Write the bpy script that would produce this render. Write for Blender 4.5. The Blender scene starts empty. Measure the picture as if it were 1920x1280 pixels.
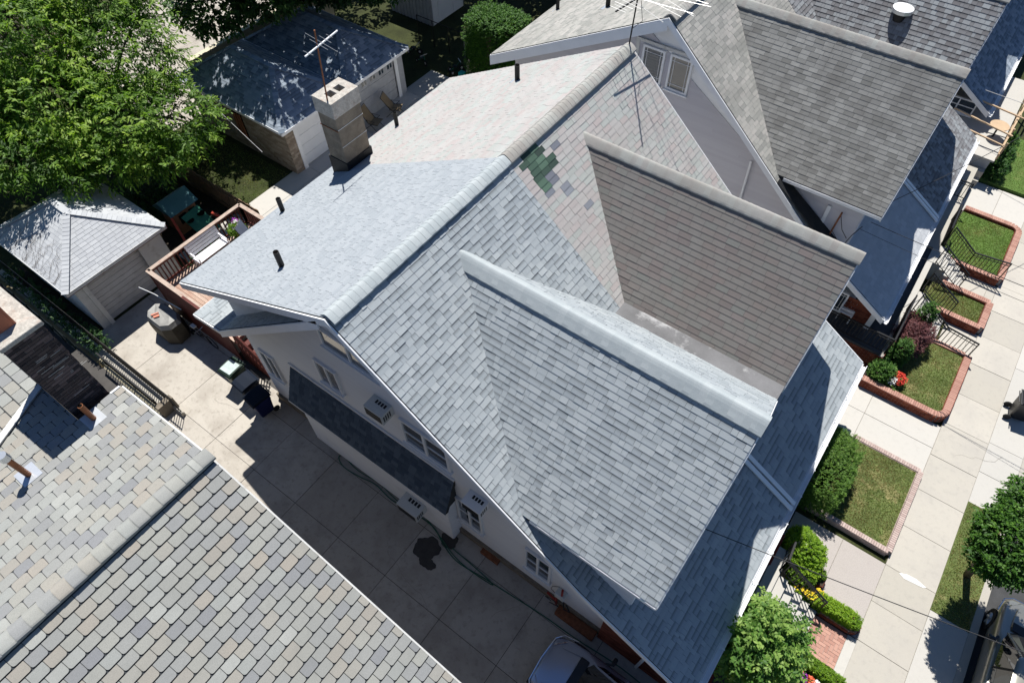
import bpy, math, random
import numpy as np
from mathutils import Vector, Matrix
random.seed(11); rng = np.random.default_rng(5)
SC = bpy.context.scene
PI = math.pi
R = math.radians

# ---------------------------------------------------------------- camera, sky, sun, exposure
cam = bpy.data.cameras.new('camera'); camo = bpy.data.objects.new('camera', cam)
SC.collection.objects.link(camo); SC.camera = camo
CROT = Matrix(((0.80694463, -0.47468004, 0.35145302), (0.59047553, 0.66184528, -0.46184355), (-0.01337961, 0.58020658, 0.81435945)))
CLOC = Vector((7.90995, -4.23567, 20.58649))
camo.matrix_world = Matrix.Translation(CLOC) @ CROT.to_4x4()
cam.sensor_width = 36; cam.lens = 1243.585 / 1920 * 36; cam.clip_start = .1; cam.clip_end = 2000
SUN = Vector((-.315, .35, 1)).normalized()
w = bpy.data.worlds.new('World'); SC.world = w; w.use_nodes = True
nt = w.node_tree; bg = nt.nodes['Background']
sky = nt.nodes.new('ShaderNodeTexSky'); sky.sky_type = 'NISHITA'; sky.sun_disc = False
sky.sun_elevation = math.asin(SUN.z); sky.sun_rotation = math.atan2(SUN.x, SUN.y)
sky.air_density = .75; sky.dust_density = 0; sky.ozone_density = 6
nt.links.new(sky.outputs[0], bg.inputs[0]); bg.inputs[1].default_value = 0.076
sl = bpy.data.lights.new('sun', 'SUN'); sl.energy = 5; sl.angle = R(.5); sl.color = (1, .968, .915)
so = bpy.data.objects.new('sun', sl); SC.collection.objects.link(so)
so.rotation_euler = SUN.to_track_quat('Z', 'Y').to_euler(); so.location = (0, 0, 40)
SC.view_settings.view_transform = 'Standard'; SC.view_settings.look = 'None'
SC.view_settings.exposure = 0.46; SC.view_settings.gamma = 1; SC.view_settings.use_curve_mapping = False
SC.render.engine = 'CYCLES'
SC.cycles.max_bounces = 6

# ---------------------------------------------------------------- materials
def _base(name):
    m = bpy.data.materials.new(name); m.use_nodes = True
    n = m.node_tree; return m, n, n.nodes, n.links, n.nodes['Principled BSDF']
def _mix(nd, lk, f, a, b, blend='MIX'):
    x = nd.new('ShaderNodeMix'); x.data_type = 'RGBA'; x.blend_type = blend
    for i, v in ((0, f), (6, a), (7, b)):
        if hasattr(v, 'is_output'): lk.new(v, x.inputs[i])
        else: x.inputs[i].default_value = v if i == 0 else (*v, 1) if len(v) == 3 else v
    return x.outputs[2]
def _noise(nd, lk, vec, scale, detail=3, rough=.55):
    t = nd.new('ShaderNodeTexNoise'); t.inputs['Scale'].default_value = scale
    t.inputs['Detail'].default_value = detail; t.inputs['Roughness'].default_value = rough
    lk.new(vec, t.inputs['Vector']); return t.outputs['Fac']
def _ramp(nd, lk, fac, stops, interp='LINEAR'):
    r = nd.new('ShaderNodeValToRGB'); r.color_ramp.interpolation = interp
    e = r.color_ramp.elements
    e[0].position = stops[0][0]; e[0].color = (*stops[0][1], 1)
    e[1].position = stops[-1][0]; e[1].color = (*stops[-1][1], 1)
    for p, c in stops[1:-1]:
        q = e.new(p); q.color = (*c, 1)
    lk.new(fac, r.inputs[0]); return r.outputs[0]
def g(v): return (v, v, v)
def pbr(name, col, rough=.8, var=.12, scale=2.5, metal=0, bump=0, bscale=60, spec=.3, fine=.06, fscale=45, dirt=0, dscale=.7, dcol=(.1, .09, .08), stretch=None, alpha=None, coat=0):
    m, n, nd, lk, b = _base(name)
    geo = nd.new('ShaderNodeNewGeometry'); vec = geo.outputs['Position']
    if stretch:
        mp = nd.new('ShaderNodeMapping'); mp.inputs['Scale'].default_value = stretch
        lk.new(vec, mp.inputs['Vector']); vec = mp.outputs[0]
    f = _noise(nd, lk, vec, scale, 4)
    c = _ramp(nd, lk, f, [(.25, tuple(x * (1 - var) for x in col)), (.75, tuple(min(1, x * (1 + var)) for x in col))])
    if fine:
        f2 = _noise(nd, lk, vec, fscale, 2)
        c = _mix(nd, lk, 1.0, c, _ramp(nd, lk, f2, [(.3, g(1 - fine * 2)), (.7, g(1))]), 'MULTIPLY')
    if dirt:
        f3 = _noise(nd, lk, vec, dscale, 6, .65)
        k = _ramp(nd, lk, f3, [(.54, g(0)), (.68, g(dirt))])
        c = _mix(nd, lk, k, c, dcol)
    lk.new(c, b.inputs['Base Color'])
    b.inputs['Roughness'].default_value = rough; b.inputs['Metallic'].default_value = metal
    b.inputs['Specular IOR Level'].default_value = spec; b.inputs['Coat Weight'].default_value = coat
    if bump:
        bp = nd.new('ShaderNodeBump'); bp.inputs['Strength'].default_value = bump; bp.inputs['Distance'].default_value = .01
        lk.new(_noise(nd, lk, vec, bscale, 3), bp.inputs['Height']); lk.new(bp.outputs[0], b.inputs['Normal'])
    return m
def toned(name, stops, rough=.92, grad=.0, gran=.10, streak=0, blotch=0, bcol=(.1, .1, .1), interp='LINEAR', gscale=90, spec=.2, bump=.25):
    """colour picked per piece by its 'tone' (mesh attribute, or object colour for single pieces)"""
    m, n, nd, lk, b = _base(name)
    at = nd.new('ShaderNodeAttribute'); at.attribute_name = 'tone'
    oi = nd.new('ShaderNodeObjectInfo'); sp = nd.new('ShaderNodeSeparateColor'); lk.new(oi.outputs['Color'], sp.inputs[0])
    ad = nd.new('ShaderNodeMath'); ad.operation = 'ADD'; lk.new(at.outputs['Fac'], ad.inputs[0]); lk.new(sp.outputs[0], ad.inputs[1])
    c = _ramp(nd, lk, ad.outputs[0], stops, interp)
    geo = nd.new('ShaderNodeNewGeometry'); vec = geo.outputs['Position']
    f = _noise(nd, lk, vec, gscale, 2, .7)
    c = _mix(nd, lk, 1.0, c, _ramp(nd, lk, f, [(.3, g(1 - 2 * gran)), (.7, g(1))]), 'MULTIPLY')
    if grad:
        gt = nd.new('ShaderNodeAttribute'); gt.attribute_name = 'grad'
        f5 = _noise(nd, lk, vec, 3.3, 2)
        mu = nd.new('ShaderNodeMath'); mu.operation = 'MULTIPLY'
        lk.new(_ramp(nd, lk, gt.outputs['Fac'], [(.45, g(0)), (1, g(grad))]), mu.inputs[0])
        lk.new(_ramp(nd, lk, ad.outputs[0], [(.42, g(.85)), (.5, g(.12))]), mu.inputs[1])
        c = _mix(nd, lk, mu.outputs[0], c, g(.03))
    if streak:
        mp = nd.new('ShaderNodeMapping'); mp.inputs['Scale'].default_value = (.9, .35, .35); lk.new(vec, mp.inputs['Vector'])
        f6 = _noise(nd, lk, mp.outputs[0], 1.5, 4, .6)
        c = _mix(nd, lk, _ramp(nd, lk, f6, [(.42, g(0)), (.62, g(streak))]), c, bcol)
    if blotch:
        f7 = _noise(nd, lk, vec, .8, 5, .6)
        c = _mix(nd, lk, _ramp(nd, lk, f7, [(.45, g(0)), (.7, g(blotch))]), c, bcol)
        f8 = _noise(nd, lk, vec, 5.5, 5, .7)
        c = _mix(nd, lk, _ramp(nd, lk, f8, [(.52, g(0)), (.75, g(blotch * .8))]), c, tuple(x * .75 for x in bcol))
    lk.new(c, b.inputs['Base Color']); b.inputs['Roughness'].default_value = rough
    b.inputs['Specular IOR Level'].default_value = spec
    if bump:
        bp = nd.new('ShaderNodeBump'); bp.inputs['Strength'].default_value = bump; bp.inputs['Distance'].default_value = .006
        lk.new(_noise(nd, lk, vec, 160, 2), bp.inputs['Height']); lk.new(bp.outputs[0], b.inputs['Normal'])
    return m
def leafmat(name, lo, mid, hi, trans=.35):
    m, n, nd, lk, b = _base(name)
    at = nd.new('ShaderNodeAttribute'); at.attribute_name = 'tone'
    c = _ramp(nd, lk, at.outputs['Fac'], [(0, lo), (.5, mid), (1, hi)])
    lk.new(c, b.inputs['Base Color']); b.inputs['Roughness'].default_value = .55; b.inputs['Specular IOR Level'].default_value = .3
    tr = nd.new('ShaderNodeBsdfTranslucent'); lk.new(_mix(nd, lk, 1.0, c, (1.25, 1.45, .5), 'MULTIPLY'), tr.inputs['Color'])
    ms = nd.new('ShaderNodeMixShader'); ms.inputs[0].default_value = trans
    lk.new(b.outputs[0], ms.inputs[1]); lk.new(tr.outputs[0], ms.inputs[2]); lk.new(ms.outputs[0], nd['Material Output'].inputs[0])
    return m
def glassmat(name, col=(.03, .045, .06), rough=.04):
    m, n, nd, lk, b = _base(name)
    b.inputs['Base Color'].default_value = (*col, 1); b.inputs['Roughness'].default_value = rough
    b.inputs['Specular IOR Level'].default_value = .8; b.inputs['Coat Weight'].default_value = .4; b.inputs['Coat Roughness'].default_value = .02
    return m

M = {}
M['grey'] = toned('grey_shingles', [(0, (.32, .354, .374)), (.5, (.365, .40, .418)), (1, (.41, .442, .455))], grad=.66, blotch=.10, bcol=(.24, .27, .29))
M['greyback'] = toned('grey_shingles_rear', [(0, (.335, .365, .39)), (1, (.385, .413, .435))], grad=.15, gran=.14)
M['greycap'] = toned('grey_cap_shingles', [(0, (.385, .425, .435)), (1, (.45, .485, .49))])
M['pink'] = toned('pink_green_shingles', [(0, (.425, .405, .39)), (.3, (.445, .43, .41)), (.45, (.43, .38, .365)), (.62, (.395, .415, .39)), (.8, (.42, .435, .415)), (1, (.44, .405, .39))], streak=.12, bcol=(.2, .18, .17))
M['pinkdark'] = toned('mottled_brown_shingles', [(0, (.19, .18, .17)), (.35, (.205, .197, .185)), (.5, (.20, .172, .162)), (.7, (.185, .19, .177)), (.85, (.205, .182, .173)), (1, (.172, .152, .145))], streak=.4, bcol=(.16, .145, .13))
M['pinkcap'] = toned('worn_cap_shingles', [(0, (.37, .35, .325)), (1, (.41, .415, .385))], streak=.3, bcol=(.2, .18, .15))
M['green'] = toned('green_patch_shingles', [(0, (.035, .05, .045)), (.5, (.06, .105, .078)), (1, (.10, .165, .12))], rough=.8)
M['slate'] = toned('slate_patch_shingles', [(0, (.15, .16, .19)), (1, (.32, .34, .37))])
M['tan'] = toned('weathered_tan_shingles', [(0, (.28, .28, .26)), (.5, (.37, .365, .335)), (1, (.43, .41, .38))], streak=.35, bcol=(.18, .18, .165))
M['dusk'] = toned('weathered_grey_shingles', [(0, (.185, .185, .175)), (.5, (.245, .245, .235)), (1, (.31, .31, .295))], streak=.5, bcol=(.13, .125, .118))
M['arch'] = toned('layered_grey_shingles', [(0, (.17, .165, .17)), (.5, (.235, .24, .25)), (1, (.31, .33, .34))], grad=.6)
M['slate_tile'] = toned('stone_coloured_shingles', [(0, (.25, .255, .265)), (.15, (.305, .31, .305)), (.5, (.355, .355, .32)), (.74, (.37, .335, .285)), (.84, (.335, .345, .325)), (1, (.42, .425, .395))], streak=.25, gran=.14, blotch=.25, bcol=(.22, .225, .21))
M['garage_light'] = toned('pale_grey_shingles', [(0, (.44, .455, .475)), (1, (.52, .535, .55))], streak=.15, bcol=(.3, .31, .31))
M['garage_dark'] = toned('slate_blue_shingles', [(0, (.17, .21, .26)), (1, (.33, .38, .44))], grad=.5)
M['under'] = pbr('roof_deck', (.045, .05, .055), .95)
M['tar'] = pbr('tar', (.02, .021, .022), .6, bump=.6, bscale=25)
M['flatroof'] = pbr('flat_roof_membrane', (.13, .13, .135), .6, var=.35, scale=1.2, dirt=.8, dscale=1.1, dcol=(.42, .42, .42), bump=.3, bscale=12)
M['siding'] = toned('cream_siding', [(0, (.80, .80, .80)), (1, (.83, .83, .825))], rough=.5, gran=.02, bump=0, spec=.4)
M['siding2'] = toned('lilac_grey_siding', [(0, (.55, .53, .56)), (1, (.59, .575, .60))], rough=.55, gran=.02, bump=0, spec=.3)
M['siding3'] = toned('cream_boards', [(0, (.62, .57, .44)), (1, (.66, .61, .48))], rough=.5, gran=.02, bump=0, spec=.4)
M['white'] = pbr('white_painted_trim', (.80, .81, .82), .45, var=.04, fine=.02)
M['whitedirty'] = pbr('weathered_white_paint', (.62, .62, .60), .6, var=.08, dirt=.5, dcol=(.3, .27, .22), dscale=3)
M['doorgrey'] = pbr('greyed_door_paint', (.52, .52, .52), .6, var=.08, dirt=.3, dcol=(.25, .24, .22), dscale=3)
M['flash'] = pbr('bare_flashing', (.55, .58, .62), .35, metal=.6, var=.08, fine=.02)
M['glass'] = glassmat('window_glass'); M['glassb'] = glassmat('window_glass_blinds', (.16, .15, .13), .12)
M['brick'] = toned('red_bricks', [(0, (.13, .035, .022)), (.5, (.21, .06, .035)), (1, (.29, .095, .055))], gran=.1)
M['brickpale'] = toned('pale_red_bricks', [(0, (.36, .19, .15)), (1, (.48, .28, .22))], gran=.08)
M['brickrose'] = toned('rose_grey_bricks', [(0, (.40, .30, .27)), (1, (.50, .40, .36))], gran=.08)
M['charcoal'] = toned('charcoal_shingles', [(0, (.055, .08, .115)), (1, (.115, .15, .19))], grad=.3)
M['joint'] = pbr('sand_joint', (.25, .23, .195), .95, var=.4, scale=6)
M['bricktan'] = toned('tan_bricks', [(0, (.24, .19, .14)), (.5, (.33, .27, .21)), (1, (.42, .36, .29))], gran=.1)
M['brickdark'] = toned('dark_bricks', [(0, (.035, .03, .033)), (.6, (.085, .065, .06)), (1, (.16, .12, .115))], gran=.1)  # dark brick tones, varied at random per brick
M['mortar'] = pbr('mortar', (.30, .28, .26), .95, bump=.3)
M['mortar_dark'] = pbr('dark_mortar', (.16, .155, .16), .95)
M['concrete'] = toned('warm_concrete', [(0, (.42, .385, .335)), (1, (.49, .455, .40))], gran=.08, blotch=.75, bcol=(.27, .24, .205), gscale=60, rough=.85)
M['concrete_grey'] = toned('grey_concrete', [(0, (.405, .38, .33)), (1, (.485, .455, .40))], gran=.06, blotch=.5, bcol=(.36, .34, .31), gscale=60, rough=.85)
M['concrete_white'] = toned('new_pale_concrete', [(0, (.44, .425, .39)), (1, (.50, .48, .44))], gran=.04, blotch=.4, bcol=(.45, .43, .40), gscale=60, rough=.8)
M['concrete_pink'] = toned('pink_grey_concrete', [(0, (.40, .365, .34)), (1, (.44, .405, .375))], gran=.12, blotch=.3, bcol=(.36, .32, .30), gscale=40, rough=.85)
M['concrete_old'] = pbr('weathered_concrete_chimney', (.235, .20, .155), .9, var=.35, scale=3, fine=.15, dirt=.8, dscale=2.2, dcol=(.15, .135, .115), bump=.7, bscale=22)
M['cap_stone'] = pbr('pale_mortar_cap', (.47, .44, .39), .9, var=.25, scale=7, fine=.15, fscale=30, dirt=.6, dscale=6, dcol=(.36, .27, .22), bump=.8, bscale=18)
M['clay'] = pbr('terracotta_flue', (.42, .15, .085), .75, var=.15)
M['rust'] = pbr('rusty_iron', (.22, .085, .04), .8, var=.35, scale=9)
M['asphalt'] = pbr('asphalt', (.055, .056, .058), .9, var=.2, bump=.4)
M['soil'] = pbr('soil', (.045, .034, .025), .95, var=.4, scale=8, bump=.8)
M['lawn'] = pbr('lawn_grass', (.13, .165, .05), .95, var=.3, scale=1.6, fine=.3, fscale=26, dirt=.8, dscale=1.1, dcol=(.30, .245, .12), bump=.6, bscale=50)
M['lawn_green'] = pbr('green_lawn_grass', (.11, .19, .04), .95, var=.25, scale=1.6, fine=.3, fscale=26, dirt=.35, dscale=1.5, dcol=(.19, .17, .07), bump=.6, bscale=50)
M['lawn_shade'] = pbr('shaded_yard_grass', (.05, .06, .018), .95, var=.4, scale=1.3, fine=.3, fscale=26, bump=.6)  # darker copy of the lawn grass, the yard's shade put into its colour
M['blade'] = leafmat('grass_blades', (.26, .21, .09), (.17, .22, .06), (.18, .27, .07), .3)
M['iron'] = pbr('black_painted_iron', (.012, .012, .013), .45, var=.1)
M['alu'] = pbr('aluminium', (.55, .55, .54), .35, metal=.7, var=.05, fine=0)
M['blackpipe'] = pbr('black_plastic_pipe', (.012, .013, .014), .5)
M['black'] = pbr('black_plastic', (.010, .011, .013), .35, spec=.5)
M['void'] = pbr('dark_opening', (.006, .006, .006), 1, spec=0)
M['deckred'] = pbr('dark_red_stained_wood', (.10, .022, .016), .65, var=.25, scale=5)
M['deckwood'] = toned('weathered_deck_boards', [(0, (.44, .31, .24)), (1, (.54, .42, .34))], gran=.1, blotch=.5, bcol=(.32, .13, .09), gscale=30)
M['railwood'] = pbr('worn_rail_cap_wood', (.42, .33, .27), .8, var=.2, scale=5, dirt=.5, dscale=4, dcol=(.25, .1, .07))
M['ac'] = pbr('ac_casing', (.62, .63, .60), .5, var=.03)
M['binblue'] = pbr('blue_bin_plastic', (.006, .012, .07), .6, spec=.25); M['binnavy'] = pbr('navy_bin_plastic', (.006, .011, .022), .7, spec=.15)
M['bingreen'] = pbr('dark_green_bin_plastic', (.012, .03, .02), .5); M['binlid'] = pbr('pale_bin_lid', (.42, .50, .48), .5, var=.2, scale=6)
M['cover'] = pbr('grey_vinyl_cover', (.27, .265, .25), .45, var=.25, scale=4); M['coverdark'] = pbr('khaki_cover', (.055, .048, .035), .7, var=.3)
M['salmon'] = pbr('salmon_leaf', (.55, .2, .13), .7)
M['hose'] = pbr('green_garden_hose', (.008, .10, .055), .4, spec=.5)
M['redpipe'] = pbr('red_painted_pipe', (.30, .03, .02), .5)
M['redwall'] = pbr('painted_red_porch_wall', (.23, .04, .02), .8, var=.12, scale=2)
M['carsilver'] = pbr('silver_car_paint', (.36, .40, .50), .25, metal=.7, var=.02, fine=0, coat=.6)
M['carbeige'] = pbr('beige_silver_car_paint', (.30, .29, .25), .28, metal=.65, var=.02, fine=0, coat=.6)
M['chrome'] = pbr('chrome', (.8, .8, .82), .12, metal=1, var=0, fine=0)
M['tyre'] = pbr('tyre_rubber', (.018, .018, .018), .85); M['carglass'] = glassmat('car_glass', (.010, .014, .018), .03)
M['lamp'] = glassmat('headlight_lens', (.5, .52, .55), .1)
M['yellow'] = pbr('yellow_petals', (.75, .55, .03), .7); M['redflower'] = pbr('red_petals', (.6, .05, .03), .7)
M['orangeflower'] = pbr('orange_red_petals', (.75, .16, .07), .7); M['purple'] = pbr('purple_petals', (.35, .05, .4), .7); M['whiteflower'] = pbr('white_petals', (.8, .8, .76), .7)
M['bark'] = pbr('bark', (.10, .08, .06), .95, var=.3, scale=6, bump=.8, bscale=20)
M['leaf_a'] = leafmat('bright_ash_leaves', (.035, .09, .012), (.13, .24, .03), (.32, .44, .07), .42)
M['leaf_d'] = leafmat('dark_maple_leaves', (.012, .036, .012), (.035, .085, .025), (.10, .19, .05), .3)
M['leaf_s'] = leafmat('street_tree_leaves', (.015, .05, .008), (.045, .12, .014), (.10, .21, .022), .3)
M['leaf_y'] = leafmat('lime_shrub_leaves', (.06, .13, .010), (.16, .29, .015), (.30, .44, .03), .4)
M['leaf_g'] = leafmat('crepe_myrtle_leaves', (.025, .08, .015), (.09, .20, .03), (.26, .38, .09), .35)
M['leaf_h'] = leafmat('clipped_hedge_leaves', (.03, .08, .012), (.085, .175, .022), (.18, .28, .05), .3)
M['leaf_c'] = leafmat('arborvitae_leaves', (.016, .06, .012), (.05, .13, .02), (.13, .26, .03), .3)
M['leaf_p'] = leafmat('purple_maple_leaves', (.05, .016, .02), (.12, .04, .045), (.22, .095, .09), .25)
M['leaf_r'] = leafmat('redwood_dwarf_leaves', (.01, .035, .012), (.02, .075, .022), (.05, .13, .03), .2)
M['sling'] = pbr('tan_sling_fabric', (.23, .17, .10), .8); M['chairblue'] = pbr('blue_grey_sling_fabric', (.17, .20, .27), .7)
M['benchwhite'] = pbr('white_painted_bench_wood', (.72, .72, .74), .5, var=.08, dirt=.35, dscale=9, dcol=(.4, .25, .2))
M['toyblue'] = pbr('blue_green_toy_plastic', (.06, .16, .18), .5); M['toyred'] = pbr('red_toy_plastic', (.45, .06, .03), .5); M['toygreen'] = pbr('green_toy_plastic', (.02, .13, .08), .5); M['toyorange'] = pbr('tan_toy_plastic', (.28, .14, .07), .6)
M['teal'] = pbr('teal_plastic', (.03, .4, .36), .4); M['canvas'] = pbr('cream_canvas', (.62, .55, .42), .8)
M['plywood'] = pbr('old_fence_wood', (.20, .13, .08), .85, var=.3, scale=5)
M['wallcream'] = pbr('cream_stucco', (.58, .53, .40), .85, var=.06); M['wallgrey'] = pbr('pale_grey_stucco', (.40, .41, .43), .9, var=.12, scale=4, bump=.5, bscale=18)
M['murwall'] = pbr('painted_block_wall', (.30, .27, .19), .85, var=.15); M['coping'] = pbr('ochre_coping', (.20, .15, .07), .9, var=.3)
M['murdark'] = pbr('dark_green_mural_paint', (.02, .035, .025), .7); M['murpink'] = pbr('pink_mural_paint', (.42, .16, .22), .7)
M['darkfloor'] = pbr('dark_porch_floor', (.045, .05, .055), .6, var=.2); M['wood_new'] = pbr('new_lumber', (.50, .36, .23), .7, var=.12)
M['galv'] = pbr('galvanised_vent', (.72, .74, .75), .3, metal=.8, var=.05); M['copper'] = pbr('brown_copper_pipe', (.25, .10, .045), .45, metal=.5, var=.2, scale=6)
M['cable'] = pbr('cable_sheath', (.03, .03, .032), .6); M['cablelight'] = pbr('bare_cable', (.5, .5, .5), .5)
M['vine'] = pbr('dead_vine_stems', (.13, .10, .08), .9); M['paintwhite'] = pbr('spilled_white_paint', (.75, .74, .71), .8)
M['damp'] = pbr('damp_dark_concrete', (.055, .05, .045), .6, var=.25, scale=4)

# ---------------------------------------------------------------- builders
COL = SC.collection
def thing(name, label, cat, loc=(0, 0, 0), rz=0, group=None):
    o = bpy.data.objects.new(name, None); COL.objects.link(o); o.location = loc; o.rotation_euler = (0, 0, rz)
    o.empty_display_size = .2; o['label'] = label; o['category'] = cat
    if group: o['group'] = group
    return o
def tag(o, label, cat, group=None):
    o['label'] = label; o['category'] = cat
    if group: o['group'] = group
    return o
def struct(o): o['kind'] = 'structure'; return o
def PM(parent):
    return Matrix.Translation(parent.location) @ parent.rotation_euler.to_matrix().to_4x4() if parent.parent is None else PM(parent.parent) @ parent.matrix_basis
def setw(o, parent, mw):
    if parent: o.parent = parent; o.matrix_basis = PM(parent).inverted() @ mw
    else: o.matrix_basis = mw
class MB:
    """collects shapes; build() links them as one mesh. Coordinates go through matrix T first."""
    def __init__(s, T=None): s.v = []; s.f = []; s.t = []; s.T = T; s.g = []
    def add(s, vs, fs, tone=0, grad=None):
        n = len(s.v)
        for p in vs: s.v.append(tuple(s.T @ Vector(p)) if s.T else tuple(p))
        s.g += grad if grad else [0] * len(vs)
        for f in fs: s.f.append(tuple(i + n for i in f)); s.t.append(tone)
        return s
    def box(s, a, b, tone=0):
        x0, y0, z0 = a; x1, y1, z1 = b
        return s.add([(x0, y0, z0), (x1, y0, z0), (x1, y1, z0), (x0, y1, z0), (x0, y0, z1), (x1, y0, z1), (x1, y1, z1), (x0, y1, z1)],
                     [(3, 2, 1, 0), (4, 5, 6, 7), (0, 1, 5, 4), (1, 2, 6, 5), (2, 3, 7, 6), (3, 0, 4, 7)], tone)
    def bar(s, p, q, w, h, up=(0, 0, 1), tone=0):
        p = Vector(p); q = Vector(q); d = (q - p).normalized(); up = Vector(up)
        if abs(d.dot(up)) > .97: up = Vector((1, 0, 0))
        a = d.cross(up).normalized() * w / 2; b = a.cross(d).normalized() * h / 2
        vs = [p - a - b, p + a - b, p + a + b, p - a + b, q - a - b, q + a - b, q + a + b, q - a + b]
        return s.add(vs, [(3, 2, 1, 0), (4, 5, 6, 7), (0, 1, 5, 4), (1, 2, 6, 5), (2, 3, 7, 6), (3, 0, 4, 7)][::1], tone)
    def tube(s, pts, r, n=6, tone=0, cap=True, r1=None):
        pts = [Vector(p) for p in pts]; k = len(pts); vs = []
        prev = None
        for i, p in enumerate(pts):
            d = (pts[min(i + 1, k - 1)] - pts[max(i - 1, 0)]).normalized()
            if prev is None:
                a = d.orthogonal().normalized()
            else:
                a = (prev - d * prev.dot(d)).normalized()
            prev = a; b = d.cross(a)
            rr = r if r1 is None else r + (r1 - r) * i / max(1, k - 1)
            for j in range(n):
                t = 2 * PI * j / n; vs.append(p + (a * math.cos(t) + b * math.sin(t)) * rr)
        fs = [(i * n + j, i * n + (j + 1) % n, (i + 1) * n + (j + 1) % n, (i + 1) * n + j) for i in range(k - 1) for j in range(n)]
        if cap: fs += [tuple(range(n))[::-1], tuple((k - 1) * n + j for j in range(n))]
        return s.add(vs, fs, tone)
    def poly(s, pts, h, nrm=None, tone=0):
        """extrude polygon pts by vector h"""
        h = Vector(h); n = len(pts); pts = [Vector(p) for p in pts]
        nn = Vector((0, 0, 0))
        for i in range(n): nn += pts[i].cross(pts[(i + 1) % n])
        if nn.dot(h) < 0: pts = pts[::-1]
        vs = pts + [p + h for p in pts]
        return s.add(vs, [tuple(range(n))[::-1], tuple(range(n, 2 * n))] + [(i, (i + 1) % n, (i + 1) % n + n, i + n) for i in range(n)], tone)
    def build(s, name, mat, parent=None, kind=None, smooth=False, local=False, loc=None, bevel=0):
        me = bpy.data.meshes.new(name)
        vs = s.v
        org = None
        if parent is not None and not local:
            inv = PM(parent).inverted(); vs = [tuple(inv @ Vector(p)) for p in vs]
        elif parent is None and not local:
            a = np.array(vs); c = a.mean(0); c[2] = a[:, 2].min(); org = Vector(c); vs = [tuple(Vector(p) - org) for p in vs]
        me.from_pydata(vs, [], s.f)
        if any(s.t): me.attributes.new('tone', 'FLOAT', 'FACE').data.foreach_set('value', s.t)
        if any(s.g): me.attributes.new('grad', 'FLOAT', 'POINT').data.foreach_set('value', s.g)
        me.materials.append(M[mat]); me.update()
        if smooth: me.polygons.foreach_set('use_smooth', [True] * len(me.polygons))
        o = bpy.data.objects.new(name, me); COL.objects.link(o); o.color = (0, 0, 0, 1)
        if org is not None: o.location = org
        if parent is not None: o.parent = parent
        if kind: o['kind'] = kind
        if bevel:
            bm = o.modifiers.new('b', 'BEVEL'); bm.width = bevel; bm.segments = 2; bm.limit_method = 'ANGLE'
        return o
def dup(root, loc, rz=None, label=None, group=None):
    def cp(o, par):
        c = o.copy(); COL.objects.link(c)
        if par is not None: c.parent = par
        for ch in o.children: cp(ch, c)
        return c
    r = cp(root, None); r.location = loc
    if rz is not None: r.rotation_euler = (0, 0, rz)
    if label: r['label'] = label
    if group: r['group'] = group
    return r

# ---------------------------------------------------------------- laid pieces (shingles, boards, bricks, slabs)
def clip(poly, cl):
    for i in range(len(cl)):
        a = cl[i]; b = cl[(i + 1) % len(cl)]; ex, ey = b[0] - a[0], b[1] - a[1]; out = []
        if not poly: return []
        for j in range(len(poly)):
            p = poly[j]; q = poly[(j + 1) % len(poly)]
            dp = ex * (p[1] - a[1]) - ey * (p[0] - a[0]); dq = ex * (q[1] - a[1]) - ey * (q[0] - a[0])
            if dp >= 0: out.append(p)
            if (dp >= 0) != (dq >= 0):
                t = dp / (dp - dq); out.append((p[0] + t * (q[0] - p[0]), p[1] + t * (q[1] - p[1])))
        poly = out
    return poly
def area2(p): return .5 * sum(p[i][0] * p[(i + 1) % len(p)][1] - p[(i + 1) % len(p)][0] * p[i][1] for i in range(len(p)))
CINV = CROT.transposed(); FP = 1243.585
def seen(c, n, ar):
    """how large a piece shows in the picture: only used to choose which pieces become objects of their own"""
    q = CINV @ (c - CLOC)
    if q.z > -1: return 0
    x = FP * q.x / -q.z; y = FP * q.y / -q.z
    if abs(x) > 970 or abs(y) > 650: return 0
    v = (CLOC - c).normalized().dot(n)
    return ar * max(v, 0) * FP * FP / q.z ** 2
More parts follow.
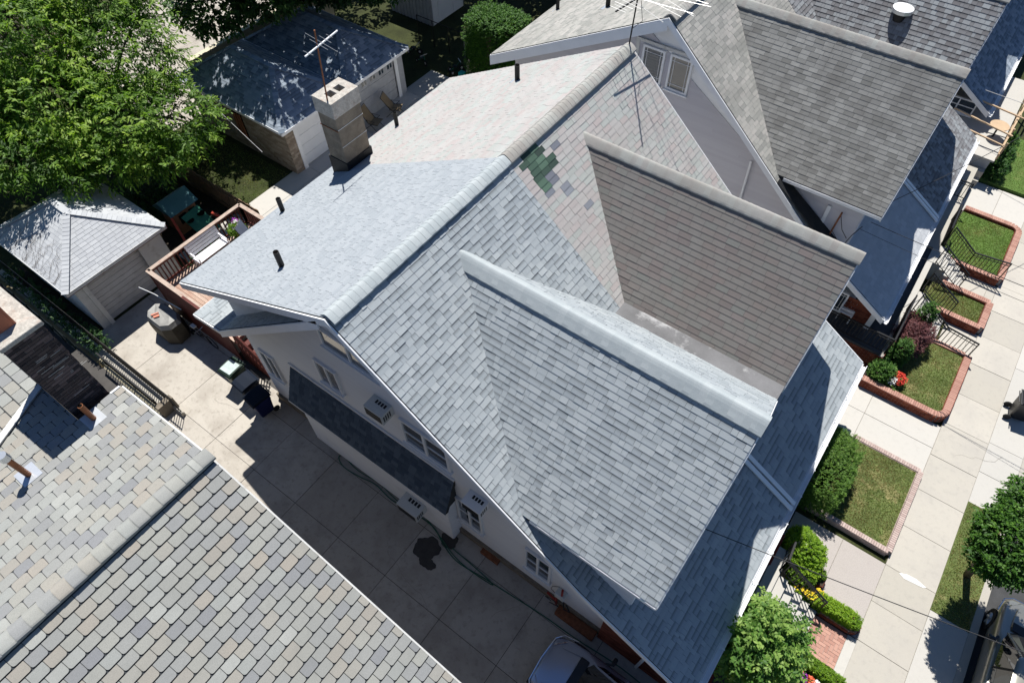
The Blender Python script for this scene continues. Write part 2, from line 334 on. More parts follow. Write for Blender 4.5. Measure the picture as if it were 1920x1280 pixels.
class Pieces:
    def __init__(s, owner, name='shingle', limit=300, minpx=40): s.o = owner; s.L = []; s.name = name; s.limit = limit; s.minpx = minpx
    def lay(s, pts, e, widths, th, mat, tone=None, short=0, hint=(0, 0, 1), gap=.006, cham=0, taper=.8, lift=0, jit=.25, along=None, wob=0, bond=None):
        pts = [Vector(p) for p in pts]; n = Vector((0, 0, 0))
        for i in range(len(pts)): n += (pts[i] - pts[0]).cross(pts[(i + 1) % len(pts)] - pts[0])
        n.normalize(); hint = Vector(hint)
        if n.dot(hint) < 0: n = -n
        if along: u = Vector(along); u = (u - n * u.dot(n)).normalized(); wv = n.cross(u)
        else:
            z = Vector((0, 0, 1)); wv = (z - n * z.dot(n)).normalized(); u = wv.cross(n)
        O = pts[0]; P2 = [((p - O).dot(u), (p - O).dot(wv)) for p in pts]
        if area2(P2) < 0: P2 = P2[::-1]
        a0 = min(p[0] for p in P2); a1 = max(p[0] for p in P2); b0 = min(p[1] for p in P2); b1 = max(p[1] for p in P2)
        fr = Matrix(((u.x, wv.x, n.x, 0), (u.y, wv.y, n.y, 0), (u.z, wv.z, n.z, 0), (0, 0, 0, 1)))
        k = 0
        while b0 + k * e < b1 - .01:
            B = b0 + k * e + (random.uniform(-wob, wob) if k else 0)
            w0 = widths[0] if not isinstance(widths, float) else widths
            a = a0 - (random.random() * w0 if bond is None else (k % 2) * w0 * .5 + bond)
            while a < a1:
                w_ = random.choice(widths) if not isinstance(widths, float) else widths
                x0, x1 = a + gap / 2, a + w_ - gap / 2; y0, y1 = B + (gap if cham else 0), B + e - short + (.004 if taper > .3 else -gap)
                if cham: rc = [(x0 + cham, y0), (x1 - cham, y0), (x1 - cham * .3, y0 + cham * .3), (x1, y0 + cham), (x1, y1), (x0, y1), (x0, y0 + cham), (x0 + cham * .3, y0 + cham * .3)]
                else: rc = [(x0, y0), (x1, y0), (x1, y1), (x0, y1)]
                c = clip(rc, P2)
                if len(c) >= 3 and area2(c) > .0004:
                    full = abs(area2(c) - area2(rc)) < 1e-5
                    if full: c = rc
                    t = tone(O + u * (a + w_ / 2) + wv * (B + e / 2)) if tone else random.random()
                    mt = mat
                    if isinstance(t, tuple): mt, t = t
                    t = max(t, .002)
                    cx = sum(p[0] for p in c) / len(c); cy = sum(p[1] for p in c) / len(c)
                    cen = O + u * cx + wv * cy
                    s.L.append(dict(O=O, u=u, w=wv, n=n, fr=fr, c=c, B=y0, e=e, th=th * (1 + random.uniform(-jit, jit)), tp=taper, lift=lift, tone=t, mat=mt,
                                    key=(round(w_, 4), e, round(th, 4), cham, mt, round(taper, 2), lift) if full else None, a=x0, sc=seen(cen, n, area2(c))))
                a += w_
            k += 1
        return s
    def _verts(s, d, ax, by):
        c = d['c']; n = len(c); top = []; bot = []; gr = []
        for p in c:
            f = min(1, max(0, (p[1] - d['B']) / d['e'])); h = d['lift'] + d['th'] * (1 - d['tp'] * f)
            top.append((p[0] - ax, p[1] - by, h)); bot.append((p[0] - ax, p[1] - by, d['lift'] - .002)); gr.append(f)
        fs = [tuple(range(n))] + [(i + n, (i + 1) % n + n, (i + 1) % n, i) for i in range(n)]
        return top + bot, fs, gr + [0] * n
    def done(s, field=None):
        s.L.sort(key=lambda d: -d['sc'])
        k = min(s.limit, sum(1 for d in s.L if d['sc'] > s.minpx)); cache = {}
        inv = PM(s.o).inverted()
        for d in s.L[:k]:
            key = d['key']; ax, by = d['a'], d['B']
            me = cache.get(key) if key else None
            if me is None:
                if key: dd = dict(d); dd['th'] = key[2]
                else: dd = d
                vs, fs, gr = s._verts(dd, ax, by)
                me = bpy.data.meshes.new(s.name); me.from_pydata(vs, [], fs)
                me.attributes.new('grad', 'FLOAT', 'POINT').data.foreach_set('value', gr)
                me.materials.append(M[d['mat']])
                if key: cache[key] = me
            o = bpy.data.objects.new(s.name, me); COL.objects.link(o); o.parent = s.o
            o.matrix_basis = inv @ Matrix.Translation(d['O'] + d['u'] * ax + d['w'] * by + d['n'] * random.uniform(0, .0015)) @ d['fr']
            o.color = (d['tone'], 0, 0, 1)
        by = {}
        for d in s.L[k:]: by.setdefault(d['mat'], []).append(d)
        for mt, L in by.items():
            m = MB()
            for d in L:
                vs, fs, gr = s._verts(d, 0, 0); T = Matrix.Translation(d['O']) @ d['fr']
                m.add([T @ Vector(p) for p in vs], fs, d['tone'], gr)
            m.build(field or s.name + '_field', mt, s.o, kind='stuff')
        s.L = []

# ---------------------------------------------------------------- foliage
def mesh_np(name, V, F, tone, mat, parent=None, kind=None, label=None):
    me = bpy.data.meshes.new(name); nv = len(V); nf = len(F); k = F.shape[1]
    me.vertices.add(nv); me.vertices.foreach_set('co', V.astype(np.float32).ravel())
    me.loops.add(nf * k); me.loops.foreach_set('vertex_index', F.astype(np.int32).ravel())
    me.polygons.add(nf); me.polygons.foreach_set('loop_start', np.arange(0, nf * k, k, dtype=np.int32))
    me.update(calc_edges=True)
    me.attributes.new('tone', 'FLOAT', 'FACE').data.foreach_set('value', tone.astype(np.float32))
    me.materials.append(M[mat]); o = bpy.data.objects.new(name, me); COL.objects.link(o); o.color = (0, 0, 0, 1)
    if parent: o.parent = parent
    if kind: o['kind'] = kind
    return o
def norm(a): return a / np.maximum(np.linalg.norm(a, axis=-1, keepdims=True), 1e-9)
def sprays(P, D, L, k, ll, lw, droop, tone, flat=.25):
    """P base points, D directions, L lengths; k leaflet pairs each -> quads"""
    n = len(P); up = np.tile([0, 0, 1.], (n, 1)); S = norm(np.cross(D, up) + rng.normal(0, flat, (n, 3)))
    Vs = []; T = []
    for i in range(k):
        for sd in (-1, 1):
            f = (i + .5 + rng.uniform(-.3, .3, (n, 1))) / k
            base = P + D * L[:, None] * f - np.array([0, 0, 1.]) * droop * (L[:, None] * f) ** 2
            d = norm(S * sd + D * .7 + rng.normal(0, .25, (n, 3)) - np.array([0, 0, .25]))
            wv = norm(np.cross(d, rng.normal(0, .35, (n, 3)) + up)); l = ll * rng.uniform(.65, 1.2, (n, 1)); w_ = lw * rng.uniform(.7, 1.2, (n, 1))
            mid = base + d * l * .5; tip = base + d * l - np.array([0, 0, 1.]) * l * .2
            Vs.append(np.stack([base, mid + wv * w_ / 2, tip, mid - wv * w_ / 2], 1)); T.append(np.clip(tone + rng.normal(0, .12, n), 0, 1))
    V = np.concatenate(Vs).reshape(-1, 3); F = np.arange(len(V)).reshape(-1, 4)
    return V, F, np.concatenate(T)
def lobe_points(lobes, n, shell=(.72, 1.02), box=False):
    L = np.array(lobes, float); wgt = (L[:, 3] * L[:, 4] + L[:, 4] * L[:, 5] + L[:, 3] * L[:, 5]); wgt /= wgt.sum()
    idx = rng.choice(len(L), n, p=wgt); d = norm(rng.normal(0, 1, (n, 3)))
    if box:
        m = np.abs(d).max(1, keepdims=True); q = d / m; d2 = norm(q * .6 + d * .4); q = q * .8 + d * .2
    else: q = d; d2 = d
    r = rng.uniform(*shell, (n, 1)); P = L[idx, :3] + q * L[idx, 3:6] * r; N = norm(d2 / L[idx, 3:6] * L[idx, 3:6].min())
    keep = np.ones(n, bool)
    for j in range(len(L)):
        e = ((P - L[j, :3]) / L[j, 3:6])
        if box: inside = np.abs(e).max(1) < .8
        else: inside = (e ** 2).sum(1) < .45
        keep &= ~(inside & (idx != j))
    return P[keep], N[keep], idx[keep], r[keep, 0]
def foliage(name, lobes, n, L, k, ll, lw, mat, parent, droop=.3, shell=(.7, 1.03), box=False, up=.25, tvar=.22, zmin=None, kind=None, tonebase=.45, flat=.25):
    P, N, idx, r = lobe_points(lobes, n, shell, box)
    if zmin is not None: kk = P[:, 2] > zmin; P, N, idx, r = P[kk], N[kk], idx[kk], r[kk]
    D = norm(N + rng.normal(0, .45, N.shape) + np.array([0, 0, up]))
    lt = rng.uniform(-tvar, tvar, len(lobes))[idx]
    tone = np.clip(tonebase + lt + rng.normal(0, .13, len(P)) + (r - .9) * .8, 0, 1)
    V, F, T = sprays(P, D, L * rng.uniform(.6, 1.25, len(P)), k, ll, lw, droop, tone, flat)
    if parent is not None: V = V - np.array(parent.location)
    return mesh_np(name, V, F, T, mat, parent, kind)
def trunk(parent, base, top, r0, r1, lobes, nl=7, mat='bark'):
    base = Vector(base); top = Vector(top); mid = (base + top) / 2 + Vector((random.uniform(-.15, .15), random.uniform(-.15, .15), 0))
    MB().tube([base, mid, top], r0, 9, r1=r1).build('trunk', mat, parent, smooth=True)
    for l in (random.sample(lobes, min(nl, len(lobes)))):
        c = Vector(l[:3]); s_ = base.lerp(top, random.uniform(.55, .98))
        if (c - s_).length < .15: continue
        m = s_.lerp(c, .5) + Vector((0, 0, -.08 * (c - s_).length))
        MB().tube([s_, m, c, c + (c - s_).normalized() * l[3] * .5], r1 * .55, 6, r1=r1 * .12).build('limb', mat, parent, smooth=True)
def ball_lobes(c, R_, n, r=(.3, .5), flat=1.0):
    out = []
    for i in range(n):
        d = Vector(rng.normal(0, 1, 3)).normalized(); q = random.uniform(.35, .8)
        rr = random.uniform(*r)
        out.append((c[0] + d.x * R_[0] * q, c[1] + d.y * R_[1] * q, c[2] + d.z * R_[2] * q, R_[0] * rr, R_[1] * rr, R_[2] * rr * flat))
    return out
# ================================================================= THE SETTING
S2 = 14.47                                     # distance between the house pairs
def quad(x0, y0, x1, y1, z): return [(x0, y0, z), (x1, y0, z), (x1, y1, z), (x0, y1, z)]
for a_, b_ in (((-130, -2.25), (16, 130)), ((-130, -110), (16, -9)), ((-9.25, -9), (16, -2.25)), ((-130, -9), (-22, -2.25))):
    struct(MB().box((a_[0], a_[1], -2.4), (b_[0], b_[1], -.03)).build('ground', 'lawn_shade'))
struct(MB().box((16.0, -110, -.62), (28, 130, -.12)).build('road', 'asphalt'))
struct(MB().box((28, -110, -.6), (150, 130, -.02)).build('far_ground', 'lawn_shade'))
def paving(name, cells, mat, top=.02, th=.08, bed='joint', gap=.016, tone=None, labels=None):
    """slabs laid side by side, each its own piece"""
    x0 = min(c[0] for c in cells); y0 = min(c[1] for c in cells); x1 = max(c[2] for c in cells); y1 = max(c[3] for c in cells)
    base = struct(MB().box((x0, y0, top - th - .06), (x1, y1, top - .014)).build(name, bed))
    for c in cells:
        z = top + random.uniform(-.004, .004); g2 = gap / 2
        o = MB().box((c[0] + g2, c[1] + g2, top - th), (c[2] - g2, c[3] - g2, z)).build('slab', mat, base)
        o.color = (random.random() if tone is None else tone, 0, 0, 1)
    return base
def grid(xs, ys): return [(xs[i], ys[j], xs[i + 1], ys[j + 1]) for i in range(len(xs) - 1) for j in range(len(ys) - 1)]
# shared driveway between the stone-roofed house and the grey house
paving('driveway', grid([-14.25, -11.6, -9.05], [-1.93, .62, 3.0]) + grid([-9.05, -6.9, -4.9, -2.9, -.95, 1.05, 3.2, 5.3, 7.4, 9.6, 11.8, 13.2], [-1.9, -.05, .68]) +
       grid([-9.05, -6.9, -4.9, -2.9, -.95, 1.05, 3.2, 5.3, 7.4, 9.6, 11.8, 13.2], [-3.4, -1.9]), 'concrete', top=.02, bed='damp')
paving('sidewalk', grid([13.22, 14.70], [-9, -7.5, -6, -4.5, -3, -1.5, 0, 1.5, 3.1, 4.75, 6.05, 7.35, 8.9, 10.4, 11.9, 13.4, 14.9, 16.5, 18, 19.5, 21, 22.5, 24, 25.5, 27, 28.5, 30, 31.5, 33, 34.5, 36]), 'concrete_grey', top=.02)
paving('driveway_apron', grid([14.70, 15.78], [1.2, 3.9, 6.80]) + grid([14.70, 15.78], [10.9, 12.2, 13.5, 15.4, 17.2, 19]), 'concrete_white', top=.015)
paving('front_path', [(10.35, 5.15, 11.9, 7.35), (11.9, 5.15, 13.22, 7.35), (11.95, 4.75, 13.22, 5.15)], 'concrete_pink', top=.024)
paving('side_driveway', grid([-5, -2.5, 0, 2.5, 5, 7.6, 9.2, 10.9, 13.22], [12.15, 13.15]) + grid([9.2, 10.9, 13.22], [11.0, 12.15]), 'concrete_white', top=.02)
paving('front_path', grid([12.05, 12.95, 13.22], [16.7, 17.95]), 'concrete_grey', top=.024)
paving('front_path', grid([11.9, 12.9, 13.22], [19.65, 20.85]), 'concrete_grey', top=.024)
paving('front_path', grid([8.5, 10.5, 12, 13.22], [24.6, 26.9]), 'concrete_white', top=.022)
paving('yard_path', grid([-15.1, -14.0], [2.8, 4.6, 6.4, 8.2, 10, 11.8, 13.6, 15.4, 17.2, 19.4]) + grid([-14.0, -12.2, -10.4, -8.6, -6.6], [5.6, 8.2, 10.8, 13.6, 16.4, 19.4]), 'concrete_white', top=.02)
paving('rear_yard', grid([-34, -31, -28, -25, -22.2], [8, 11, 14, 17, 20]), 'concrete', top=.02)
struct(MB().box((15.78, -30, -.12), (16.0, 60, .015)).build('kerb', 'concrete_grey'))
def lawn(name, x0, y0, x1, y1, z, mat='lawn', n=5000, blades='blade', label=None):
    b = struct(MB().box((x0, y0, z - .2), (x1, y1, z)).build(name, mat))
    P = np.stack([rng.uniform(x0 + .02, x1 - .02, n), rng.uniform(y0 + .02, y1 - .02, n), np.full(n, z)], 1)
    a = rng.uniform(0, 2 * PI, n); d = np.stack([np.cos(a), np.sin(a), np.zeros(n)], 1) * .012
    h = rng.uniform(.02, .055, n)[:, None] * np.array([0, 0, 1.]) + rng.normal(0, .02, (n, 3)) * [1, 1, 0]
    V = np.stack([P - d, P + d, P + h], 1).reshape(-1, 3)
    f = np.sin(P[:, 0] * 3.1 + 1.3 * np.sin(P[:, 1] * 2.3)) * .25 + np.sin(P[:, 1] * 4.3 + P[:, 0]) * .15
    t = np.clip((.2 if mat == 'lawn' else .6) + f + rng.normal(0, .25, n), 0, 1)
    mesh_np('grass', V, np.arange(len(V)).reshape(-1, 3), t, blades, None, 'stuff')
lawn('lawn', 10.9, 7.75, 13.0, 10.8, .22, n=9000)
lawn('lawn', 10.8, 13.35, 13.03, 16.3, .30, n=8000)
lawn('lawn', 11.0, 18.1, 13.0, 19.4, .26, n=4000)
lawn('lawn', 10.9, 21.1, 13.0, 24.2, .26, 'lawn_green', n=8000)
lawn('lawn', 9.5, 27.0, 13.0, 31, .15, 'lawn_green', n=6000)
lawn('grass_verge', 14.70, 6.80, 15.78, 10.9, .03, n=5000)
lawn('grass_verge', 14.70, 19, 15.78, 40, .03, n=3000)
lawn('back_lawn', -21.5, 6.2, -15.1, 9.1, .02, 'lawn_shade', n=8000)
lawn('back_lawn', -14.0, 5.1, -8, 5.6, .02, 'lawn_shade', n=600)
struct(MB().box((-21, 2.7, -.1), (-12.7, 6.2, .015)).build('bare_soil', 'soil'))
struct(MB().box((10.3, 13.3, -.1), (10.8, 16.4, .32)).build('flower_bed_soil', 'soil'))
struct(MB().box((-20.5, -2.22, -.1), (-9.2, -2.02, .03)).build('concrete_strip', 'concrete_grey'))
struct(MB().box((10.25, 2.0, -.1), (12.6, 3.2, .22)).build('flower_bed_soil', 'soil'))

# ---- brick kerbs round the front lawns: bricks laid singly
def brick_kerb(path, top, wd, label, mat='brickpale', closed=False, h=.3, side='brick'):
    t = thing('brick_kerb', label, 'kerb wall', (path[0][0], path[0][1], 0), 0, 'low brick walls round the front lawns')
    m = MB()
    for a, b in zip(path, path[1:]): m.bar((a[0], a[1], top - h / 2 - .03), (b[0], b[1], top - h / 2 - .03), wd - .03, h - .02)
    m.build('core', 'mortar', t)
    P = Pieces(t, 'brick', limit=300, minpx=8)
    for a, b in zip(path, path[1:]):
        A = Vector((*a, top - .03)); B = Vector((*b, top - .03)); d = (B - A).normalized(); n = Vector((-d.y, d.x, 0)) * wd / 2
        P.lay([A - n, B - n, B + n, A + n], wd, .075, .03, mat, gap=.012, taper=0, jit=.1, along=tuple(d), bond=0)
        for sg in (1, -1):
            q = n * sg
            P.lay([A + q - Vector((0, 0, h - .04)), B + q - Vector((0, 0, h - .04)), B + q, A + q], .07, .21, .012, side, hint=tuple(q), gap=.012, taper=0, bond=0)
    P.done('brick_run')
    return t
def arc(cx, cy, r, a0, a1, n=5): return [(cx + r * math.cos(R(a0 + (a1 - a0) * i / n)), cy + r * math.sin(R(a0 + (a1 - a0) * i / n))) for i in range(n + 1)]
brick_kerb([(10.55, 7.68), (13.1, 7.66), (13.1, 10.88), (10.9, 10.9)], .27, .17, 'low brick kerb round the square lawn beside the clipped dark hedge', 'brickrose', h=.27, side='brickrose')
brick_kerb([(13.1, 16.4), (13.1, 13.85)] + arc(12.75, 13.6, .35, 0, -90) + [(10.3, 13.25)], .40, .24, 'curved brick kerb round the lawn with the purple maple', h=.36)
brick_kerb([(11.3, 16.42), (12.98, 16.42)], .36, .2, 'short brick edging under the iron rail beside the purple maple', h=.3)
brick_kerb([(11.3, 18.05), (13.1, 18.02), (13.1, 19.48), (11.3, 19.5)], .38, .24, 'brick kerb round the smallest lawn between two front paths', h=.36)
brick_kerb([(11.2, 20.95), (13.1, 20.95), (13.1, 24.0)] + arc(12.75, 24.05, .35, 0, 90) + [(10.9, 24.4)], .38, .24, 'brick kerb round the greenest lawn near the top right', h=.36)
brick_kerb([(11.6, 5.22), (12.9, 5.2)] + arc(12.95, 4.98, .2, 90, -90, 4) + [(12.1, 4.78)], .24, .12, 'brick edging round the low lime hedge by the herringbone path', h=.24)
# ---- herringbone path and porch floor of bricks
def herring(name, x0, y0, x1, y1, z, mat='brickpale'):
    b = struct(MB().box((x0, y0, z - .1), (x1, y1, z - .012)).build(name, 'mortar'))
    w_ = .1; c2 = Vector((x0, y0, 0)); k = 0; cl = [(x0, y0), (x1, y0), (x1, y1), (x0, y1)]
    for i in range(-40, 60):
        for j in range(-30, 40):
            bx = (i + j) * w_; by = (j - i) * w_                 # herringbone lattice
            for hor in (0, 1):
                if hor: r = (bx, by, bx + 2 * w_, by + w_)
                else: r = (bx, by + w_, bx + w_, by + 3 * w_)
                x, y, X, Y = r[0] + x0, r[1] + y0, r[2] + x0, r[3] + y0
                if X < x0 or x > x1 or Y < y0 or y > y1: continue
                if (i % 1): continue
                c = clip([(x + .004, y + .004), (X - .004, y + .004), (X - .004, Y - .004), (x + .004, Y - .004)], cl)
                if len(c) < 3 or area2(c) < .001: continue
                k += 1
                o = MB().poly([(p[0], p[1], z - .02) for p in c], (0, 0, .02 + random.uniform(-.002, .003))).build('brick', mat, b)
                o.color = (random.random(), 0, 0, 1)
    return b
def herring2(name, x0, y0, x1, y1, z, mat='brickpale', L=.3, W=.1, kind='structure'):
    """true herringbone: 3:1 bricks, steps of W along the diagonal"""
    b = MB().box((x0, y0, z - .1), (x1, y1, z - .012)).build(name, 'mortar'); b['kind'] = 'structure'
    cl = [(x0, y0), (x1, y0), (x1, y1), (x0, y1)]; n = int((max(x1 - x0, y1 - y0)) / W) + 8
    L = 2 * W
    for r in range(-n, 2 * n):
        for q in range(-n // 2, n):
            ox = x0 + r * W + q * 2 * W; oy = y0 + r * W - q * 2 * W
            for rc in ((ox, oy, ox + L, oy + W), (ox - W + W, oy + W, ox + W, oy + W + L)):
                x, y, X, Y = rc
                if X < x0 or x > x1 or Y < y0 or y > y1: continue
                c = clip([(x + .004, y + .004), (X - .004, y + .004), (X - .004, Y - .004), (x + .004, Y - .004)], cl)
                if len(c) < 3 or area2(c) < .0012: continue
                o = MB().poly([(p[0], p[1], z - .02) for p in c], (0, 0, .02 + random.uniform(-.002, .003))).build('brick', mat, b)
                o.color = (random.random(), 0, 0, 1)
    return b
herring2('brick_path', 12.0, 3.58, 13.0, 4.68, .03)
paving('path_edge', [(13.0, 3.5, 13.28, 4.72)], 'concrete_white', top=.032)

# ================================================================= HOUSES
H = 10.1
def window(owner, x0, x1, z0, z1, y, nrm=-1, panes=2, slide=True, mat='glass', dep=.085, fr=.06, muntin=False, depthz=None):
    """window on a wall facing -y (nrm -1) or +y; x0..x1, z0..z1 on plane y"""
    yy = y + nrm * dep; a, b = min(y, yy), max(y, yy)
    m = MB(); m.box((x0, a, z0), (x1, b, z0 + fr)); m.box((x0, a, z1 - fr), (x1, b, z1)); m.box((x0, a, z0 + fr), (x0 + fr, b, z1 - fr)); m.box((x1 - fr, a, z0 + fr), (x1, b, z1 - fr))
    for i in range(1, panes):
        c = x0 + (x1 - x0) * i / panes; m.box((c - fr * .5, a, z0 + fr), (c + fr * .5, b + 0, z1 - fr))
    f = m.build('window', 'white', owner)
    gy = y + nrm * .045
    for i in range(panes):
        c0 = x0 + (x1 - x0) * i / panes + (fr if i == 0 else fr * .5); c1 = x0 + (x1 - x0) * (i + 1) / panes - (fr if i == panes - 1 else fr * .5)
        p = MB().box((c0, min(gy, gy - nrm * .01), z0 + fr), (c1, max(gy, gy - nrm * .01), z1 - fr)).build('pane', mat, f)
        if slide:
            zc = (z0 + z1) / 2; MB().box((c0, min(gy, gy + nrm * .022), zc - .02), (c1, max(gy, gy + nrm * .022), zc + .02)).build('sash_bar', 'white', f)
        if muntin:
            mm = MB(); q0, q1 = sorted((gy + nrm * .004, gy + nrm * .016))
            for t in (.13, .87):
                xx = c0 + (c1 - c0) * t; mm.box((xx - .008, q0, z0 + fr), (xx + .008, q1, z1 - fr))
                zz = z0 + fr + (z1 - z0 - 2 * fr) * t; mm.box((c0, q0 + nrm * .0012, zz - .008), (c1, q1 + nrm * .0012, zz + .008))
            mm.build('muntins', 'white', f)
    q0, q1 = sorted((y, y + nrm * (dep + .06)))
    MB().box((x0 - .04, q0, z0 - .05), (x1 + .04, q1, z0 - .002)).build('sill', 'white', f)
    return f
def caps(P_owner, a, b, halfw, drop_l, drop_r, step, th, mat, lift=.03, name='ridge_shingle', vent=0):
    """bent cap shingles along a ridge a->b; drop = fall per metre on each side"""
    a = Vector(a); b = Vector(b); d = b - a; n = int(d.length / step); d.normalize(); side = Vector((-d.y, d.x, 0)).normalized()
    cache = {}
    for i in range(n + 1):
        key = i % 3
        c = a + d * step * i
        if i == n: c = b - d * step * .9
        if key not in cache:
            vs = []; prof = []
            for t in (-1, -.85, -.62, -.42, -.24, -.1, 0, .1, .24, .42, .62, .85, 1):
                dr = drop_l if t < 0 else drop_r
                z = .05 * dr - math.hypot(t * halfw * dr, .05 * dr) + lift + vent * (1 - t * t) + (vent * .25 if abs(t) < .9 else 0)
                prof.append((t * halfw * (1 + random.uniform(-.02, .02)), z))
            for e, dz in ((0, th), (step * 1.08, th * .25)):
                for s_, z in prof: vs.append((e, s_, z + dz))
            for e, dz in ((0, th), (step * 1.08, th * .25)):
                for s_, z in prof: vs.append((e, s_, z - .03 - vent * .3))
            k = len(prof); fs = [(j, j + k, j + k + 1, j + 1)[::-1] for j in range(k - 1)]
            fs += [(j, j + 1, j + 1 + 2 * k, j + 2 * k)[::-1] for j in range(k - 1)] + [(0, 2 * k, 3 * k, k)[::-1], (k - 1, 2 * k - 1, 4 * k - 1, 3 * k - 1)[::-1]]
            me = bpy.data.meshes.new(name); me.from_pydata(vs, [], fs); me.materials.append(M[mat])
            me.attributes.new('grad', 'FLOAT', 'POINT').data.foreach_set('value', [0.] * len(vs)); cache[key] = me
        o = bpy.data.objects.new(name, cache[key]); COL.objects.link(o); o.parent = P_owner
        mw = Matrix(((d.x, side.x, 0, c.x), (d.y, side.y, 0, c.y), (d.z, side.z, 1, c.z), (0, 0, 0, 1)))
        o.matrix_basis = PM(P_owner).inverted() @ mw; o.color = (max(.01, random.random()), 0, 0, 1)
def vent_pipe(owner, x, y, z, h, r, mat='blackpipe'):
    p = MB().tube([(x, y, z - .1), (x, y, z + h * .97)], r, 14).build('vent_pipe', mat, owner, smooth=False)
    MB().tube([(x, y, z + h * .972), (x, y, z + h)], r * .8, 14).build('opening', 'void', p)
    MB().poly([(x - r * 2.2, y - r * 2.2, z - .11), (x + r * 2.2, y - r * 2.2, z + .0), (x + r * 2.2, y + r * 2.2, z + .0), (x - r * 2.2, y + r * 2.2, z - .11)], (0, 0, .03)).build('boot', 'flash', p)
def ac_unit(name, x, y, z, w_, h_, d_, label, mat='ac', owner=None):
    """window air conditioner sticking out towards -y; x,z lower left corner on the wall plane y"""
    t = thing('air_conditioner', label, 'air conditioner', (x, y, z), 0, 'window air conditioners on the grey house')
    T = Matrix.Translation((x, y, z))
    MB(T).box((0, -d_, 0), (w_, -.002, h_)).build('casing', mat, t, bevel=.012)
    m = MB(T)
    for i in range(9): m.box((.04, -d_ - .012, .05 + i * (h_ - .1) / 9), (w_ - .04, -d_ - .001, .05 + (i + .55) * (h_ - .1) / 9))
    m.build('grille', 'black', t)
    for k in range(4):
        MB(T).box((w_ + .001, -d_ + .05 + k * .07, h_ * .25), (w_ + .006, -d_ + .09 + k * .07, h_ * .8)).build('side_vent', 'black', t)
    m = MB(T)
    for k in range(4): m.box((w_ * .3 + k * w_ * .15, -d_ * .45, h_ + .001), (w_ * .3 + k * w_ * .15 + w_ * .1, -d_ * .2, h_ + .006))
    m.build('top_vent', 'black', t)
    return t

